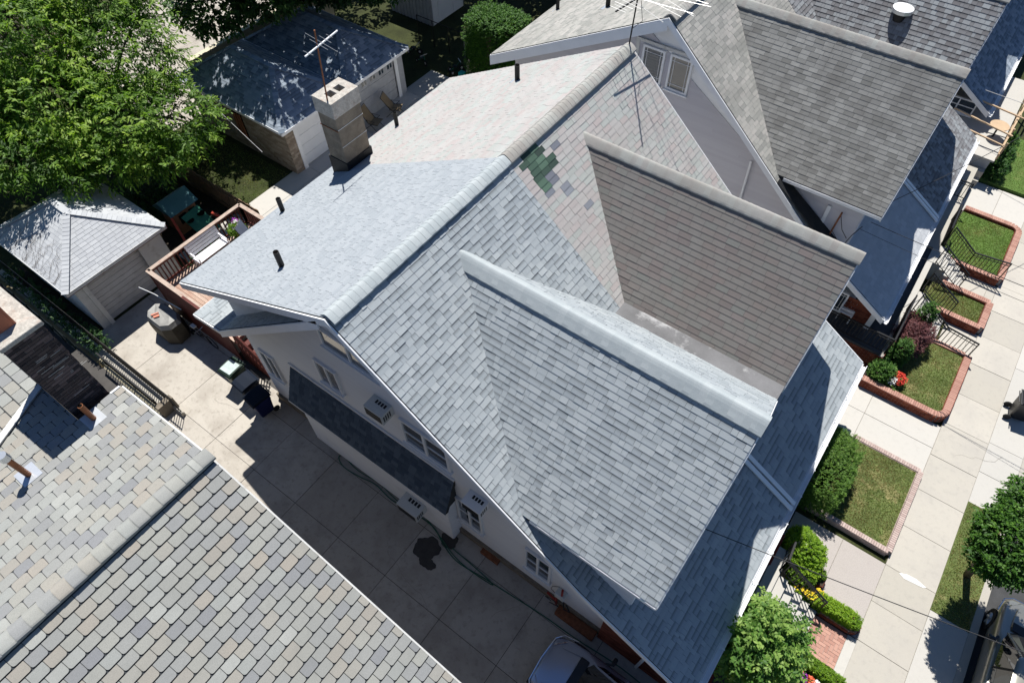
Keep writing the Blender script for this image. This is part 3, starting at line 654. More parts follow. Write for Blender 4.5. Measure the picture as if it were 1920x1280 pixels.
def half_house(nm, label, ya, sg, dz, st):
    """one half of a pair. ya = outer gable line, sg = +1/-1 towards the party line; st = style dict"""
    def P(x, y, z): return Vector((x, ya + sg * y, z + dz))
    t = thing(nm, label, 'house', (0, ya + sg * 3, 0), 0, 'semi-detached houses along the street')
    out = -sg; ret = st.get('ret', False)
    zf = lambda x: H - .853 * x; zp = lambda x: 4.513 - .615 * (x - 6.55); zr = lambda x: H + .5204 * x; zl = lambda x: H + .853 * x
    DY, DZ, DS = 3.40, 9.48, 1.063       # front gable ridge (y, z) and its side slope
    zd = lambda y: DZ - DS * abs(y - DY)
    yl, yh = .24, 5.80                   # its lower eaves
    xin = lambda z: (H - z) / .853
    gut = 8.11
    # --- walls (solid) ---
    m = MB()
    zl0 = 4.6 if ret else 6.6
    m.poly([P(-6.3, .62, 0), P(-6.3, .62, zl0), P(0, .62, 9.85), P(6.5, .62, 4.4), P(7.2, .62, 3.95), P(7.2, .62, 0)], (0, sg * .2, 0))
    m.poly([P(-6.3, .8, 0), P(-6.3, 6, 0), P(-6.3, 6, 6.6), P(-6.3, .8, 6.6)], (.2, 0, 0))
    m.poly([P(7.2, .8, 0), P(7.2, 6, 0), P(7.2, 6, 6.6), P(7.2, .8, 6.6)], (-.2, 0, 0))
    if ret: m.poly([P(-6.28, .66, 4.7), P(-6.28, .66, 6.6), P(-.4, .66, 9.7), P(-.4, .66, 9.55)], (0, sg * .15, 0))
    m.poly([P(5.2, .64, 3.9), P(7.6, .64, 3.0), P(7.6, .64, 6.1), P(4.9, .64, 6.1), P(4.75, .64, 5.9)], (0, sg * .15, 0))
    m.poly([P(7.6, .64, 3.6), P(7.6, .64, 6.1), P(7.6, DY, 9.2), P(7.6, 6.0, 6.6), P(7.6, 6.0, 3.6)], (-.15, 0, 0))
    m.build('wall', st['wall'] if st['wall'] in M else 'white', t)
    W = Pieces(t, 'siding_board', limit=0)
    h = (0, out, 0)
    sdm = st['siding']
    W.lay([P(-6.3, .62, .35), P(7.2, .62, .35), P(7.2, .62, 3.95), P(6.5, .62, 4.4), P(0, .62, 9.85), P(-6.3, .62, zl0)], st.get('board', .115), 3.6, .034, sdm, hint=h, short=.02, gap=.002, taper=.85, jit=.05)
    if ret: W.lay([P(-6.28, .66, 4.75), P(-6.28, .66, 6.6), P(-.4, .66, 9.7), P(-.4, .66, 9.55)], .115, 3.6, .03, sdm, hint=h, short=.02, gap=.002, taper=.85, jit=.05)
    W.lay([P(4.95, .64, 5.0), P(4.9, .64, 6.1), P(7.6, .64, 6.1), P(7.6, .64, 3.2), P(5.6, .64, 4.6)], .115, 3.6, .03, sdm, hint=h, short=.02, gap=.002, taper=.85, jit=.05)
    W.lay([P(7.6, .64, 3.6), P(7.6, .64, 6.1), P(7.6, DY, 9.2), P(7.6, 6.0, 6.6), P(7.6, 6.0, 3.6)], .115, 3.6, .03, sdm, hint=(1, 0, 0), short=.02, gap=.002, taper=.85, jit=.05)
    W.done('siding')
    MB().poly([P(-6.33, .5, 0), P(7.22, .5, 0), P(7.22, .64, 0), P(-6.33, .64, 0)], (0, 0, .34)).build('foundation', 'mortar' if st.get('found') is None else st['found'], t)
    # --- roof decks (thin slabs under the shingles) ---
    m = MB(); D = (0, 0, -.13)
    A1 = [P(0, 0, H), P(0, DY, H), P(xin(DZ), DY, DZ), P(xin(zd(yl)), yl, zd(yl)), P(xin(zd(yl)), 0, zd(yl))]
    A2 = [P(xin(zd(yl)), 0, zd(yl)), P(6.55, 0, 4.513), P(6.55, .95, 4.513), P(xin(zd(yl)), .95, zd(yl))]
    A3 = [P(0, DY, H), P(0, 6, H), P(xin(zd(yh)), 6, zd(yh)), P(xin(zd(yh)), yh, zd(yh)), P(xin(DZ), DY, DZ)]
    B1 = [P(xin(DZ), DY, DZ), P(gut, DY, DZ), P(gut, yl, zd(yl)), P(xin(zd(yl)), yl, zd(yl))]
    B2 = [P(xin(DZ), DY, DZ), P(gut, DY, DZ), P(gut, yh, zd(yh)), P(xin(zd(yh)), yh, zd(yh))]
    C1 = [P(6.55, 0, 4.513), P(9.85, 0, zp(9.85)), P(9.85, 6.0, zp(9.85)), P(7.4, 6.0, zp(7.4)), P(7.4, .95, zp(7.4)), P(6.55, .95, 4.513)]
    C1a = [P(6.55, 0, 4.513), P(9.85, 0, zp(9.85)), P(9.85, .95, zp(9.85)), P(6.55, .95, 4.513)]
    C1b = [P(7.4, .95, zp(7.4)), P(9.85, .95, zp(9.85)), P(9.85, 6.0, zp(9.85)), P(7.4, 6.0, zp(7.4))]
    E1 = [P(0, 0, H), P(0, 6, H), P(-7.03, 6, zr(-7.03)), P(-7.03, 0, zr(-7.03))]
    F1 = [P(-1.2, 0, zl(-1.2)), P(-1.2, .8, zl(-1.2)), P(-6.3, .8, zl(-6.3)), P(-6.3, 0, zl(-6.3))]
    F2 = [P(-6.3, 0, 4.73), P(-6.3, 1.7, 4.73), P(-7.6, 1.7, 4.55), P(-7.6, -.02, 4.55)]
    for q in (A1, A2, A3, B1, B2, C1a, C1b, E1) + ((F1, F2) if ret else ()): m.poly(q, D)
    m.build('roof', 'under', t)
    MB().poly([P(3.5, yh - .1, zd(yh) - .02), P(gut, yh - .1, zd(yh) - .02), P(gut, 6.0, zd(yh) - .02), P(3.5, 6.0, zd(yh) - .02)], (0, 0, .06)).build('flat_gutter', 'flatroof', t)
    # --- shingles ---
    Sg = Pieces(t, 'shingle')
    e = st['e']; wd = st['w']; th = st['th']; ct = st.get('tone'); jt = st.get('jit', .35); F_ = st['front']; Dn = st.get('dormer', F_)
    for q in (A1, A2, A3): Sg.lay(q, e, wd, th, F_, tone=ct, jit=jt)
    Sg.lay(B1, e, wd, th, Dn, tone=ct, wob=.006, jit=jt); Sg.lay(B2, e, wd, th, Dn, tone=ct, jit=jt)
    for q in (C1a, C1b): Sg.lay(q, e, wd, th, st.get('porch', F_), tone=ct)
    Sg.lay(E1, e, wd, th, st.get('back', F_), tone=ct)
    if ret: Sg.lay(F1, e, wd, th, F_, tone=ct); Sg.lay(F2, e, wd, th, F_, tone=ct)
    Sg.done('shingle_field')
    y0, y1 = sorted((P(0, .02, 0).y, P(0, 5.98, 0).y))
    caps(t, (0, y0, H + dz), (0, y1, H + dz), .23, .5204, .853, st['e'] * 1.02, .009, st['cap'], vent=st.get('vent', .02))
    caps(t, tuple(P(.62, DY, DZ)), tuple(P(gut + .02, DY, DZ)), st.get('capw', .2), DS, DS, st['e'] * 1.02, .009, st['cap'], vent=st.get('vent', .02) * .5)
    # --- trim: rake boards, fascias, soffits ---
    m = MB(); o_ = out
    def rake(a, b, hh=.24, tt=.035, y=-.015):
        a = Vector(a); b = Vector(b); d = Vector((0, 0, -hh)); q = [P(a[0], y, a[1] - .005), P(b[0], y, b[1] - .005), P(b[0], y, b[1] - hh), P(a[0], y, a[1] - hh)]
        m.poly(q, (0, out * tt, 0))
    rake((-7.05, zr(-7.05) - .02), (0, H - .02), .24 if ret else .4)
    if ret: rake((-6.3, 4.71), (-.35, 9.78), .3); rake((-7.62, 4.54), (-6.3, 4.72), .16)
    rake((0, H - .02), (6.55, 4.50)); rake((6.55, 4.50), (9.87, zp(9.87) - .01))
    m.build('rake_board', 'white', t)
    m = MB()                                              # soffit
    for a, b in ((((-6.3, 4.60), (-.2, 9.78)),) if ret else ()) + (((0, 9.92), (6.55, 4.34)), ((6.55, 4.34), (9.8, 2.34)), ((-7.0, 6.28), (-1.5, 9.14))):
        m.poly([P(a[0], .02, a[1]), P(b[0], .02, b[1]), P(b[0], .66, b[1]), P(a[0], .66, a[1])], (0, 0, -.03))
    m.build('soffit', 'white', t)
    MB().poly([P(-7.07, 0, zr(-7.05) - .02), P(-7.07, 6, zr(-7.05) - .02), P(-7.07, 6, zr(-7.05) - .2), P(-7.07, 0, zr(-7.05) - .2)], (.03, 0, 0)).build('fascia', 'white', t)
    if ret: MB().poly([P(-7.64, -.02, 4.53), P(-7.64, 1.7, 4.53), P(-7.64, 1.7, 4.4), P(-7.64, -.02, 4.4)], (.03, 0, 0)).build('fascia', 'white', t)
    MB().poly([P(9.88, 0, zp(9.88) - .02), P(9.88, 6, zp(9.88) - .02), P(9.88, 6, zp(9.88) - .24), P(9.88, 0, zp(9.88) - .24)], (-.03, 0, 0)).build('fascia', 'white', t)
    for ye in (yl, yh): MB().poly([P(4.9, ye, zd(ye) - .03), P(gut, ye, zd(ye) - .03), P(gut, ye, zd(ye) - .15), P(4.9, ye, zd(ye) - .15)], (0, out * .03, 0)).build('fascia', 'white', t)
    MB().poly([P(gut, yl, zd(yl) - .03), P(gut, DY, DZ - .03), P(gut, DY, DZ - .2), P(gut, yl, zd(yl) - .2)], (.03, 0, 0)).build('fascia', 'white', t)
    MB().poly([P(gut, yh, zd(yh) - .03), P(gut, DY, DZ - .03), P(gut, DY, DZ - .2), P(gut, yh, zd(yh) - .2)], (.03, 0, 0)).build('fascia', 'white', t)
    # --- porch gutter: trough with hanger straps ---
    zg = zp(9.88) - .07; m = MB()
    m.poly([P(9.91, -.02, zg - .1), P(10.02, -.02, zg - .1), P(10.02, 6, zg - .1), P(9.91, 6, zg - .1)], (0, 0, .012))
    m.poly([P(10.02, -.02, zg - .1), P(10.035, -.02, zg - .1), P(10.035, 6, zg - .1), P(10.02, 6, zg - .1)], (0, 0, .115))
    m.poly([P(9.895, -.02, zg - .1), P(9.91, -.02, zg - .1), P(9.91, 6, zg - .1), P(9.895, 6, zg - .1)], (0, 0, .12))
    gt = m.build('gutter', 'white', t)
    for k in range(6):
        yk = .5 + k * 1.0; q = P(9.8, yk, zg + .045)
        MB().bar(q, P(10.05, yk, zg + .02), .03, .012).build('hanger', 'white', gt)
    return t, P, dict(zp=zp, zf=zf, zr=zr, zd=zd, zl=zl, DY=DY, DZ=DZ)
def mosstone(p):     # worn patches of the two-colour roof: the mended area keeps its own shingles
    return random.random()
def pink_tone(p):
    x, y = p.x, p.y
    if .18 < x < .95 and 6.32 < y < 7.2 and not (x > .75 and y > 7.0) and not (x < .35 and y > 7.1):
        return ('green', random.random()) if not (y > 6.8 and x > .8) else ('slate', .1)
    for a, b, r in ((1.05, 6.5, .16), (1.2, 6.95, .14), (1.65, 7.0, .13), (1.78, 7.28, .13), (.42, 7.5, .12)):
        if abs(x - a) < r * .8 and abs(y - b) < r: return ('slate', random.random() * .6)
    return random.random()
GREY = dict(e=.155, w=[.13, .2, .26, .33], th=.0125, front='grey', back='greyback', cap='greycap', siding='siding', wall='white', vent=.025, jit=.65, found='concrete_old', ret=True, capw=.27)
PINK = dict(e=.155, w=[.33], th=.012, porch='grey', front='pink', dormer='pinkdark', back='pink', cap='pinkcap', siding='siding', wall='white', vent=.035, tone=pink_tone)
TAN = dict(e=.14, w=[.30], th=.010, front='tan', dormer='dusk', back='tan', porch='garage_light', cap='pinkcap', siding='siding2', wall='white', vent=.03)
ARCH = dict(e=.155, w=[.11, .17, .24], th=.018, front='arch', cap='pinkcap', siding='siding2', wall='white', vent=.03)
CREAM = dict(e=.155, w=[.2, .3], th=.014, front='garage_dark', cap='pinkcap', siding='siding3', wall='wallcream', vent=.03)
h1, P1, g1 = half_house('semi_detached_house', 'house with the new blue-grey shingle roof and stone chimney, nearest the middle of the picture', 0, 1, 0, GREY)
h2, P2, g2 = half_house('semi_detached_house', 'house with the faded pink and green shingle roof and a patch of dark green shingles', 12.0, -1, 0, PINK)
h3, P3, g3 = half_house('semi_detached_house', 'house with a weathered tan and grey roof and two gable windows behind the pink roof', S2, 1, -.29, TAN)
h6, P6, g6 = half_house('semi_detached_house', 'cream-walled house whose shaded porch roof corner shows at the far top right', 2 * S2, 1, -.45, CREAM)
h7, P7, g7 = half_house('semi_detached_house', 'furthest house, only a shaded sliver of its porch roof in the top right corner', 2 * S2 + 12, -1, -.45, CREAM)
h4, P4, g4 = half_house('semi_detached_house', 'house with dark layered grey shingles and a white round roof vent, top right', S2 + 12, -1, -.29, ARCH)
# ---------------- details of the grey house (h1) ----------------
YW = .60
window(h1, -5.85, -5.15, 2.1, 3.5, YW, panes=2, slide=False)
window(h1, -2.5, -1.65, 4.75, 5.85, YW, panes=2, slide=False, mat='glassb')
window(h1, -1.6, .35, 7.25, 8.0, YW, panes=2, slide=False, mat='glassb')
window(h1, .6, 2.2, 4.6, 5.85, YW, panes=2, slide=True, fr=.09)
window(h1, 2.15, 3.05, 1.35, 2.95, YW, panes=2, slide=True, fr=.07)
window(h1, 4.55, 5.42, 1.3, 2.85, YW, panes=2, slide=True, fr=.07)
# kitchen bay with its steep shingled lean-to
b = MB(); b.box((-4.0, .22, .02), (2.05, .60, 2.7)); bay = b.build('bay', 'white', h1)
Wd = Pieces(h1, 'siding_board', limit=0)
Wd.lay([(-4.0, .22, .1), (2.05, .22, .1), (2.05, .22, 2.75), (-4.0, .22, 2.75)], .115, 3.6, .03, 'siding', hint=(0, -1, 0), short=.02, gap=.002, taper=.85)
Wd.lay([(2.05, .22, .1), (2.05, .6, .1), (2.05, .6, 3.6), (2.05, .22, 2.75)], .115, 3.6, .03, 'siding', hint=(1, 0, 0), short=.02, gap=.002, taper=.85)
Wd.done('siding')
bq = [(-4.15, .02, 2.72), (2.2, .02, 2.72), (2.2, .585, 4.05), (-4.15, .585, 4.05)]
MB().poly(bq, (0, .12, -.05)).poly([(-4.1, .1, 2.75), (-4.1, .6, 3.95), (-4.1, .6, 2.7)], (.1, 0, 0)).poly([(2.15, .1, 2.75), (2.15, .6, 3.95), (2.15, .6, 2.7)], (-.1, 0, 0)).build('bay_roof', 'under', h1)
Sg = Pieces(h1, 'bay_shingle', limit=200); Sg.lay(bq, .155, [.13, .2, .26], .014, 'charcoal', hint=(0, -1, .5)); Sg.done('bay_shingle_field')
MB().box((-4.2, .53, 4.04), (2.22, .59, 4.11)).box((-4.17, .0, 2.64), (2.2, .06, 2.715)).build('bay_trim', 'white', h1)
ac_unit('air_conditioner', -.2, .60, 5.75, .62, .42, .42, 'beige window air conditioner under the roof rake, above the lean-to roof')
ac_unit('air_conditioner', .35, .22, 1.05, .78, .42, .5, 'large white air conditioner low on the lean-to wall above the green hose')
ac_unit('air_conditioner', 2.75, .60, 3.85, .62, .36, .42, 'white air conditioner right above the double window beside the lean-to', 'white')
# brick front porch wall and floor
pc = Pieces(h1, 'brick', limit=300, minpx=10)
MB().box((7.2, .42, 0), (10.1, .62, 2.2)).box((9.9, .62, 0), (10.28, 3.4, 1.0)).box((9.9, 4.8, 0), (10.28, 5.9, 1.0)).build('porch_wall', 'redwall', h1)
pc.lay([(7.2, .42, .05), (10.1, .42, .05), (10.1, .42, 2.15), (7.2, .42, 2.15)], .075, .22, .010, 'brick', hint=(0, -1, 0), gap=.008, taper=0, bond=0)
pc.done('brick_run')
MB().box((7.4, .7, .82), (10.25, 6, .97)).build('porch_floor', 'mortar', h1)
pf = Pieces(h1, 'porch_brick', limit=150, minpx=6); pf.lay([(7.5, .8, .97), (10.22, .8, .97), (10.22, 6, .97), (7.5, 6, .97)], .1, .2, .02, 'brickpale', gap=.008, taper=0, bond=0, along=(1, 1, 0)); pf.done('porch_brick_run')
MB().box((10.25, 2.6, 0), (10.6, 5.5, .99)).build('porch_kerb', 'concrete_white', h1)
MB().tube([(9.6, .3, 2.38), (8.75, .33, 1.95), (8.55, .36, 1.8), (8.5, .37, .1)], .045, 6).build('downspout', 'white', h1)
MB().box((9.5, .25, 2.28), (9.6, .36, 2.6)).build('downspout_outlet', 'white', h1)
# stack chimney of the grey house
ch = (-6.5, 5.68, -5.78, 6.70)
c = MB(); c.box((ch[0], ch[1], 6.3), (ch[2], ch[3], 8.95)); chim = c.build('chimney', 'concrete_old', h1, bevel=.02)
k = MB(); x0, y0, x1, y1 = ch; f = [(x0 - .03, y0 - .03, x1 + .03, y0 + .22), (x0 - .03, y1 - .22, x1 + .03, y1 + .03), (x0 - .03, y0 + .22, x0 + .22, y1 - .22), (x1 - .22, y0 + .22, x1 + .03, y1 - .22), (x0 + .22, y0 + .46, x1 - .22, y0 + .56)]
for a in f: k.box((a[0], a[1], 8.955), (a[2], a[3], 9.45))
k.build('chimney_cap', 'cap_stone', chim)
MB().box((x0 + .1, y0 + .1, 8.951), (x1 - .1, y1 - .1, 8.99)).build('flue_opening', 'void', chim)
MB().poly([(x0 - .03, y0 - .03, 6.4), (x1 + .03, y0 - .03, 6.4), (x1 + .03, y1 + .03, 6.4), (x0 - .03, y1 + .03, 6.4)], (0, 0, .98)).build('tar_flashing', 'tar', chim)
for z in (8.55, 7.95): MB().box((x1 + .001, y0, z), (x1 + .012, y1, z + .018)).build('strap', 'whitedirty', chim)
for z in (8.5,): MB().box((x0 - .01, y0 - .02, z), (x1 + .005, y0 - .001, z + .025)).build('rusty_strap', 'rust', chim)
vent_pipe(h1, -3.35, 1.22, 8.37, .52, .075); vent_pipe(h1, -6.52, 3.5, 6.72, .5, .075)
vent_pipe(h2, -3.06, 10.76, 8.52, .5, .08); vent_pipe(h2, -6.4, 8.5, 6.78, .5, .07)
vent_pipe(h3, -3.5, 16.95, 8.0, .48, .085); vent_pipe(h3, -6.45, 18.2, 6.46, .45, .075)
# metal strips over the party line on the porch roofs
for hh, yy, dz in ((h1, 6.08, 0), (h3, S2 + 6.05, -.29)):
    for dy in (-.15, .05):
        a = (7.2, yy + dy, g1['zp'](7.2) + dz + .07); b_ = (9.95, yy + dy, g1['zp'](9.95) + dz + .07)
        MB().bar(a, b_, .13, .05).build('flashing_strip', 'white', hh)
# antenna on the chimney
def tv_antenna(label, base, top, boom, elems, mat='alu', loc=None):
    t = thing('tv_antenna', label, 'antenna', base, 0, 'television antennas')
    MB().tube([base, top], .022, 8).build('mast', 'rust' if mat == 'alu' else 'iron', t)
    a, b = Vector(boom[0]), Vector(boom[1])
    MB().bar(a, b, .032, .032).build('boom', 'white' if mat == 'alu' else 'iron', t)
    for f, L_, ang in elems:
        c = a.lerp(b, f); d = (b - a).normalized(); s_ = Vector((-d.y, d.x, 0)); v = (s_ * math.cos(ang) + d * math.sin(ang)) * L_ / 2
        MB().tube([c - v + Vector((0, 0, .03)), c + v + Vector((0, 0, .03))], .0065, 5).build('element', 'alu', t)
    return t
tv_antenna('small white television antenna on a rusty mast at the stone chimney', (-6.05, 5.72, 8.6), (-5.84, 5.83, 11.5), ((-5.65, 5.2, 11.15), (-5.85, 6.55, 11.15)),
           [(.1, .35, .1), (.42, .75, .25), (.5, 1.35, .25), (.62, .5, .25), (.75, .25, .2)])
tv_antenna('long-element television antenna on a black mast at the end of the pink ridge', (0, 11.93, 9.9), (.25, 11.75, 13.4), ((-.02, 10.95, 11.5), (.16, 12.75, 11.45)),
           [(.05, .5, 0), (.12, .45, .1), (.2, .6, 0), (.3, .9, .1), (.4, 2.6, .3), (.5, 3.2, -.2), (.6, 2.9, .15), (.72, 3.6, -.3), (.85, 3.4, .25), (.97, 3.2, -.1)], mat='iron')
m = MB().tube([(.03, 11.9, 10.6), (.3, 11.95, 10.9), (.25, 11.8, 11.5)], .008, 5); tag(m.build('antenna_cable', 'cable'), 'thin dark lead hanging beside the black antenna mast', 'cable')
# ---------------- details of the houses behind ----------------
for (a, b_) in ((-.97, -.14), (.05, .86)):
    window(h3, a, b_, 7.1, 8.35, S2 + .62, panes=1, slide=False, muntin=True, fr=.075, mat='glass' if a < 0 else 'glassb')
MB().box((-1.25, S2 + .54, 8.42), (1.1, S2 + .62, 8.52)).box((-1.25, S2 + .56, 6.95), (-1.12, S2 + .62, 8.42)).build('window_surround', 'whitedirty', h3)
MB().bar((3.65, S2 + .52, 5.7), (3.72, S2 + .52, 4.05), .08, .07).build('downspout', 'white', h3)
window(h3, 7.75, 8.55, 1.0, 2.0, S2 + .62, panes=1, slide=False, muntin=True, fr=.06)
MB().box((9.5, S2 + .45, 0), (9.68, S2 + .62, 2.2)).build('corner_board', 'white', h3)
MB().box((6.5, S2 + .56, 3.6), (6.62, S2 + .64, 5.2)).build('corner_board', 'white', h3)
MB().poly([(4.8, S2 - .01, 5.72), (4.8, S2 + .45, 5.76), (7.3, S2 + .62, 3.95), (7.3, S2 + .1, 3.85)], (0, 0, .02)).build('tar_patch', 'tar', h3)
# cables and pipe on the side wall
for q, r in (((( 7.0, S2 + .5, 5.2), (6.95, S2 + .52, 3.75)), .03), (((7.0, S2 + .5, 5.1), (7.25, S2 + .45, 4.6), (7.5, S2 + .5, 4.3)), .012), (((6.95, S2 + .5, 4.4), (7.2, S2 + .45, 4.2), (7.45, S2 + .5, 3.9)), .01), (((7.75, S2 + .5, 5.0), (7.6, S2 + .5, 4.5), (7.55, S2 + .5, 4.2), (7.5, S2 + .5, 3.7)), .014)):
    MB().tube(q, r, 6).build('service_pipe', 'rust' if r == .03 else 'cable', h3)
# porch of the tan-roofed house: dark floor, brick base, iron rails, chairs
MB().box((7.3, S2 - .35, 0), (10.55, S2 + 6, .78)).build('porch_base', 'mortar', h3)
MB().box((7.3, S2 - .35, .80), (10.4, S2 + 6, .9)).build('porch_floor', 'darkfloor', h3)
MB().box((10.4, S2 + .4, .2), (10.62, S2 + 6, .93)).build('porch_edge', 'concrete_white', h3)
pb = Pieces(h3, 'brick', limit=280, minpx=10)
pb.lay([(7.3, S2 - .36, .02), (10.55, S2 - .36, .02), (10.55, S2 - .36, .8), (7.3, S2 - .36, .8)], .075, .22, .012, 'brick', hint=(0, -1, 0), gap=.01, taper=0, bond=0)
pb.lay([(10.55, S2 - .36, .02), (10.55, S2 + 3, .02), (10.55, S2 + 3, .8), (10.55, S2 - .36, .8)], .075, .22, .012, 'brick', hint=(1, 0, 0), gap=.01, taper=0, bond=0)
pb.lay([(7.6, S2 + .6, .9), (9.5, S2 + .6, .9), (9.5, S2 + .6, 1.9), (7.6, S2 + .6, 1.9)], .075, .22, .012, 'brick', hint=(0, -1, 0), gap=.01, taper=0, bond=0)
pb.done('brick_run')
# white turbine-style round vent
v = MB(); zc = P4(5.0, 4.5, 0)
def disc(m, c, r0, r1, h, n=28):
    vs = [(c[0] + r0 * math.cos(2 * PI * i / n), c[1] + r0 * math.sin(2 * PI * i / n), c[2]) for i in range(n)] + [(c[0] + r1 * math.cos(2 * PI * i / n), c[1] + r1 * math.sin(2 * PI * i / n), c[2] + h) for i in range(n)]
    m.add(vs, [tuple(range(n))[::-1], tuple(range(n, 2 * n))] + [(i, (i + 1) % n, (i + 1) % n + n, i + n) for i in range(n)]); return m
rv = disc(MB(), (5.3, 22.05, 7.95), .2, .2, .32).build('roof_vent', 'iron', h4)  # black neck: the shadow under the dome put into its colour
disc(MB(), (5.3, 22.05, 8.27), .36, .34, .12).build('vent_rim', 'galv', rv); disc(MB(), (5.3, 22.05, 8.392), .35, .12, .1).build('vent_dome', 'white', rv)
# ---------------- pair three, only its near corner shows ----------------
h5 = thing('porch', 'pale stucco porch with new timber rails at the far top right', 'porch', (9.5, 29, 0))
MB().box((7.6, 26.95, 0), (10.9, 34, 1.15)).build('porch', 'wallgrey', h5); MB().box((7.5, 26.85, 1.15), (11.0, 34, 1.22)).build('porch_floor', 'concrete_white', h5)
MB().box((9.0, 27.0, 0), (10.3, 27.5, .02)).build('step', 'concrete_grey', h5)
for z in (.35, .7): MB().box((9.1, 26.2 + z * .6, 0), (10.9, 26.95, z)).build('step', 'concrete_grey', h5)
for i, (a, b_) in enumerate((((8.6, 27.2, 2.1), (11.0, 27.05, 1.9)), ((8.5, 28.1, 2.2), (11.1, 27.8, 2.0)), ((8.7, 29.1, 2.4), (11.2, 29.2, 2.1)), ((10.95, 26.95, 1.9), (11.15, 34, 2.1)), ((11.0, 27.0, 1.5), (11.1, 34, 1.6)))):
    MB().bar(a, b_, .07, .05).build('porch_rail', 'wood_new', h5)
for i in range(6): MB().bar((11.02, 27.1 + i * 1.2, 1.2), (11.05, 27.1 + i * 1.2, 2.05), .07, .07).build('porch_post', 'wood_new', h5)
window(h5, 7.8, 9.3, 1.3, 2.0, 29.5, panes=2, slide=True, mat='glass')
o = thing('patio_table', 'small cloth-covered table on the pale porch at the far right', 'table', (10.5, 28.6, 1.22))
disc(MB(), (10.5, 28.6, 1.8), .4, .4, .03).build('tabletop', 'wood_new', o); MB().tube([(10.5, 28.6, 1.22), (10.5, 28.6, 1.8)], .04).build('leg', 'iron', o)

# ---------------- the stone-shingled house, bottom left ----------------
hn = thing('house', 'house with large rounded stone-coloured shingles filling the bottom left corner', 'house', (1, -8, 0))
XR, YN, ZR = .51, -3.35, 10.1
fn = lambda x: ZR - .5254 * (x - XR); bn = lambda x: ZR + .13 * (x - XR)
NF = [(XR, YN, ZR), (9.0, YN, fn(9.0)), (9.0, -14, fn(9.0)), (XR, -14, ZR)]
NB1 = [(XR, YN, ZR), (-2.3, YN, bn(-2.3)), (-2.3, -14, bn(-2.3)), (XR, -14, ZR)]
zv = bn(-3.73)
NB2 = [(-2.3, -4.27, bn(-2.3)), (-3.75, -4.27, bn(-3.75)), (-2.3, -7.0, bn(-2.3))]
cs = lambda y: bn(-3.75) + .1 * -(y + 4.27)
NC = [(-3.75, -4.27, cs(-4.27)), (-2.34, -7.0, cs(-7.0) + .0), (-2.34, -9.5, cs(-9.5)), (-9, -9.5, cs(-9.5)), (-9, -4.27, cs(-4.27))]
m = MB()
for q in (NF, NB1, NB2, NC): m.poly(q, (0, 0, -.2))
m.build('roof', 'under', hn)
NP = Pieces(hn, 'shingle', limit=300)
tl = lambda p: (random.random() ** 1.0)
for q in (NF, NB1, NB2): NP.lay(q, .205, .28, .026, 'slate_tile', tone=tl, gap=.010, cham=.038, short=.016, taper=.75, jit=.35, bond=.1)
NP.lay(NC, .24, .3, .03, 'slate_tile', gap=.012, cham=.03, short=.016, taper=.75, jit=.35, bond=.0)
NP.done('shingle_field')
caps(hn, (XR, -14, ZR), (XR, YN + .02, ZR), .17, .13, .5254, .235, .03, 'slate_tile', lift=.045, vent=.03)
MB().poly([(-3.82, -4.2, zv + .05), (-3.68, -4.2, zv + .05), (-2.3, -6.9, bn(-2.3) + .05), (-2.44, -6.95, bn(-2.3) + .05)], (0, 0, .03)).build('valley_strip', 'whitedirty', hn)
MB().box((-2.3, YN - .02, bn(-2.3) - .2), (-2.26, -4.27 + .7, bn(-2.3) + .05)).build('flashing', 'white', hn)
m = MB(); m.poly([(XR, YN - .25, 0), (9, YN - .25, 0), (9, YN - .25, fn(9) - .2), (XR, YN - .25, ZR - .22), (-2.1, YN - .25, bn(-2.3) - .22), (-2.1, YN - .25, 0)], (0, -.2, 0)); m.box((-2.2, -14, 0), (-2.0, YN - .3, 9.4)); m.box((-9, -9.5, 0), (-2.2, -4.6, 9.0)); m.build('wall', 'mortar_dark', hn)
MB().poly([(XR, YN + .005, ZR - .02), (9, YN + .005, fn(9) - .02), (9, YN + .005, fn(9) - .2), (XR, YN + .005, ZR - .2), (-2.3, YN + .005, bn(-2.3) - .2), (-2.3, YN + .005, bn(-2.3) - .02)], (0, .03, 0)).build('rake_board', 'whitedirty', hn)
# its tall brick chimney
cx0, cx1, cy0, cy1, cz0, cz1 = -3.9, -2.55, -4.25, -3.57, 6.0, 11.75
cn = MB().box((cx0, cy0, cz0), (cx1, cy1, cz1)).build('chimney', 'mortar_dark', hn)
CP = Pieces(hn, 'chimney_brick', limit=260, minpx=10)
CP.lay([(cx1, cy0, 9.3), (cx1, cy1, 9.3), (cx1, cy1, cz1), (cx1, cy0, cz1)], .072, .21, .012, 'brickdark', hint=(1, 0, 0), gap=.010, taper=0, bond=0, jit=.7)
CP.lay([(cx0, cy0, 9.3), (cx1, cy0, 9.3), (cx1, cy0, cz1), (cx0, cy0, cz1)], .072, .21, .012, 'brickdark', hint=(0, -1, 0), gap=.010, taper=0, bond=0)
CP.lay([(cx0, cy1, 7), (cx1, cy1, 7), (cx1, cy1, cz1), (cx0, cy1, cz1)], .072, .21, .012, 'brickdark', hint=(0, 1, 0), gap=.010, taper=0, bond=0)
CP.done('chimney_brick_run')
MB().box((cx0 - .04, cy0 - .04, cz1), (cx1 + .04, cy1 + .04, cz1 + .1)).build('chimney_cap', 'cap_stone', cn, bevel=.02)
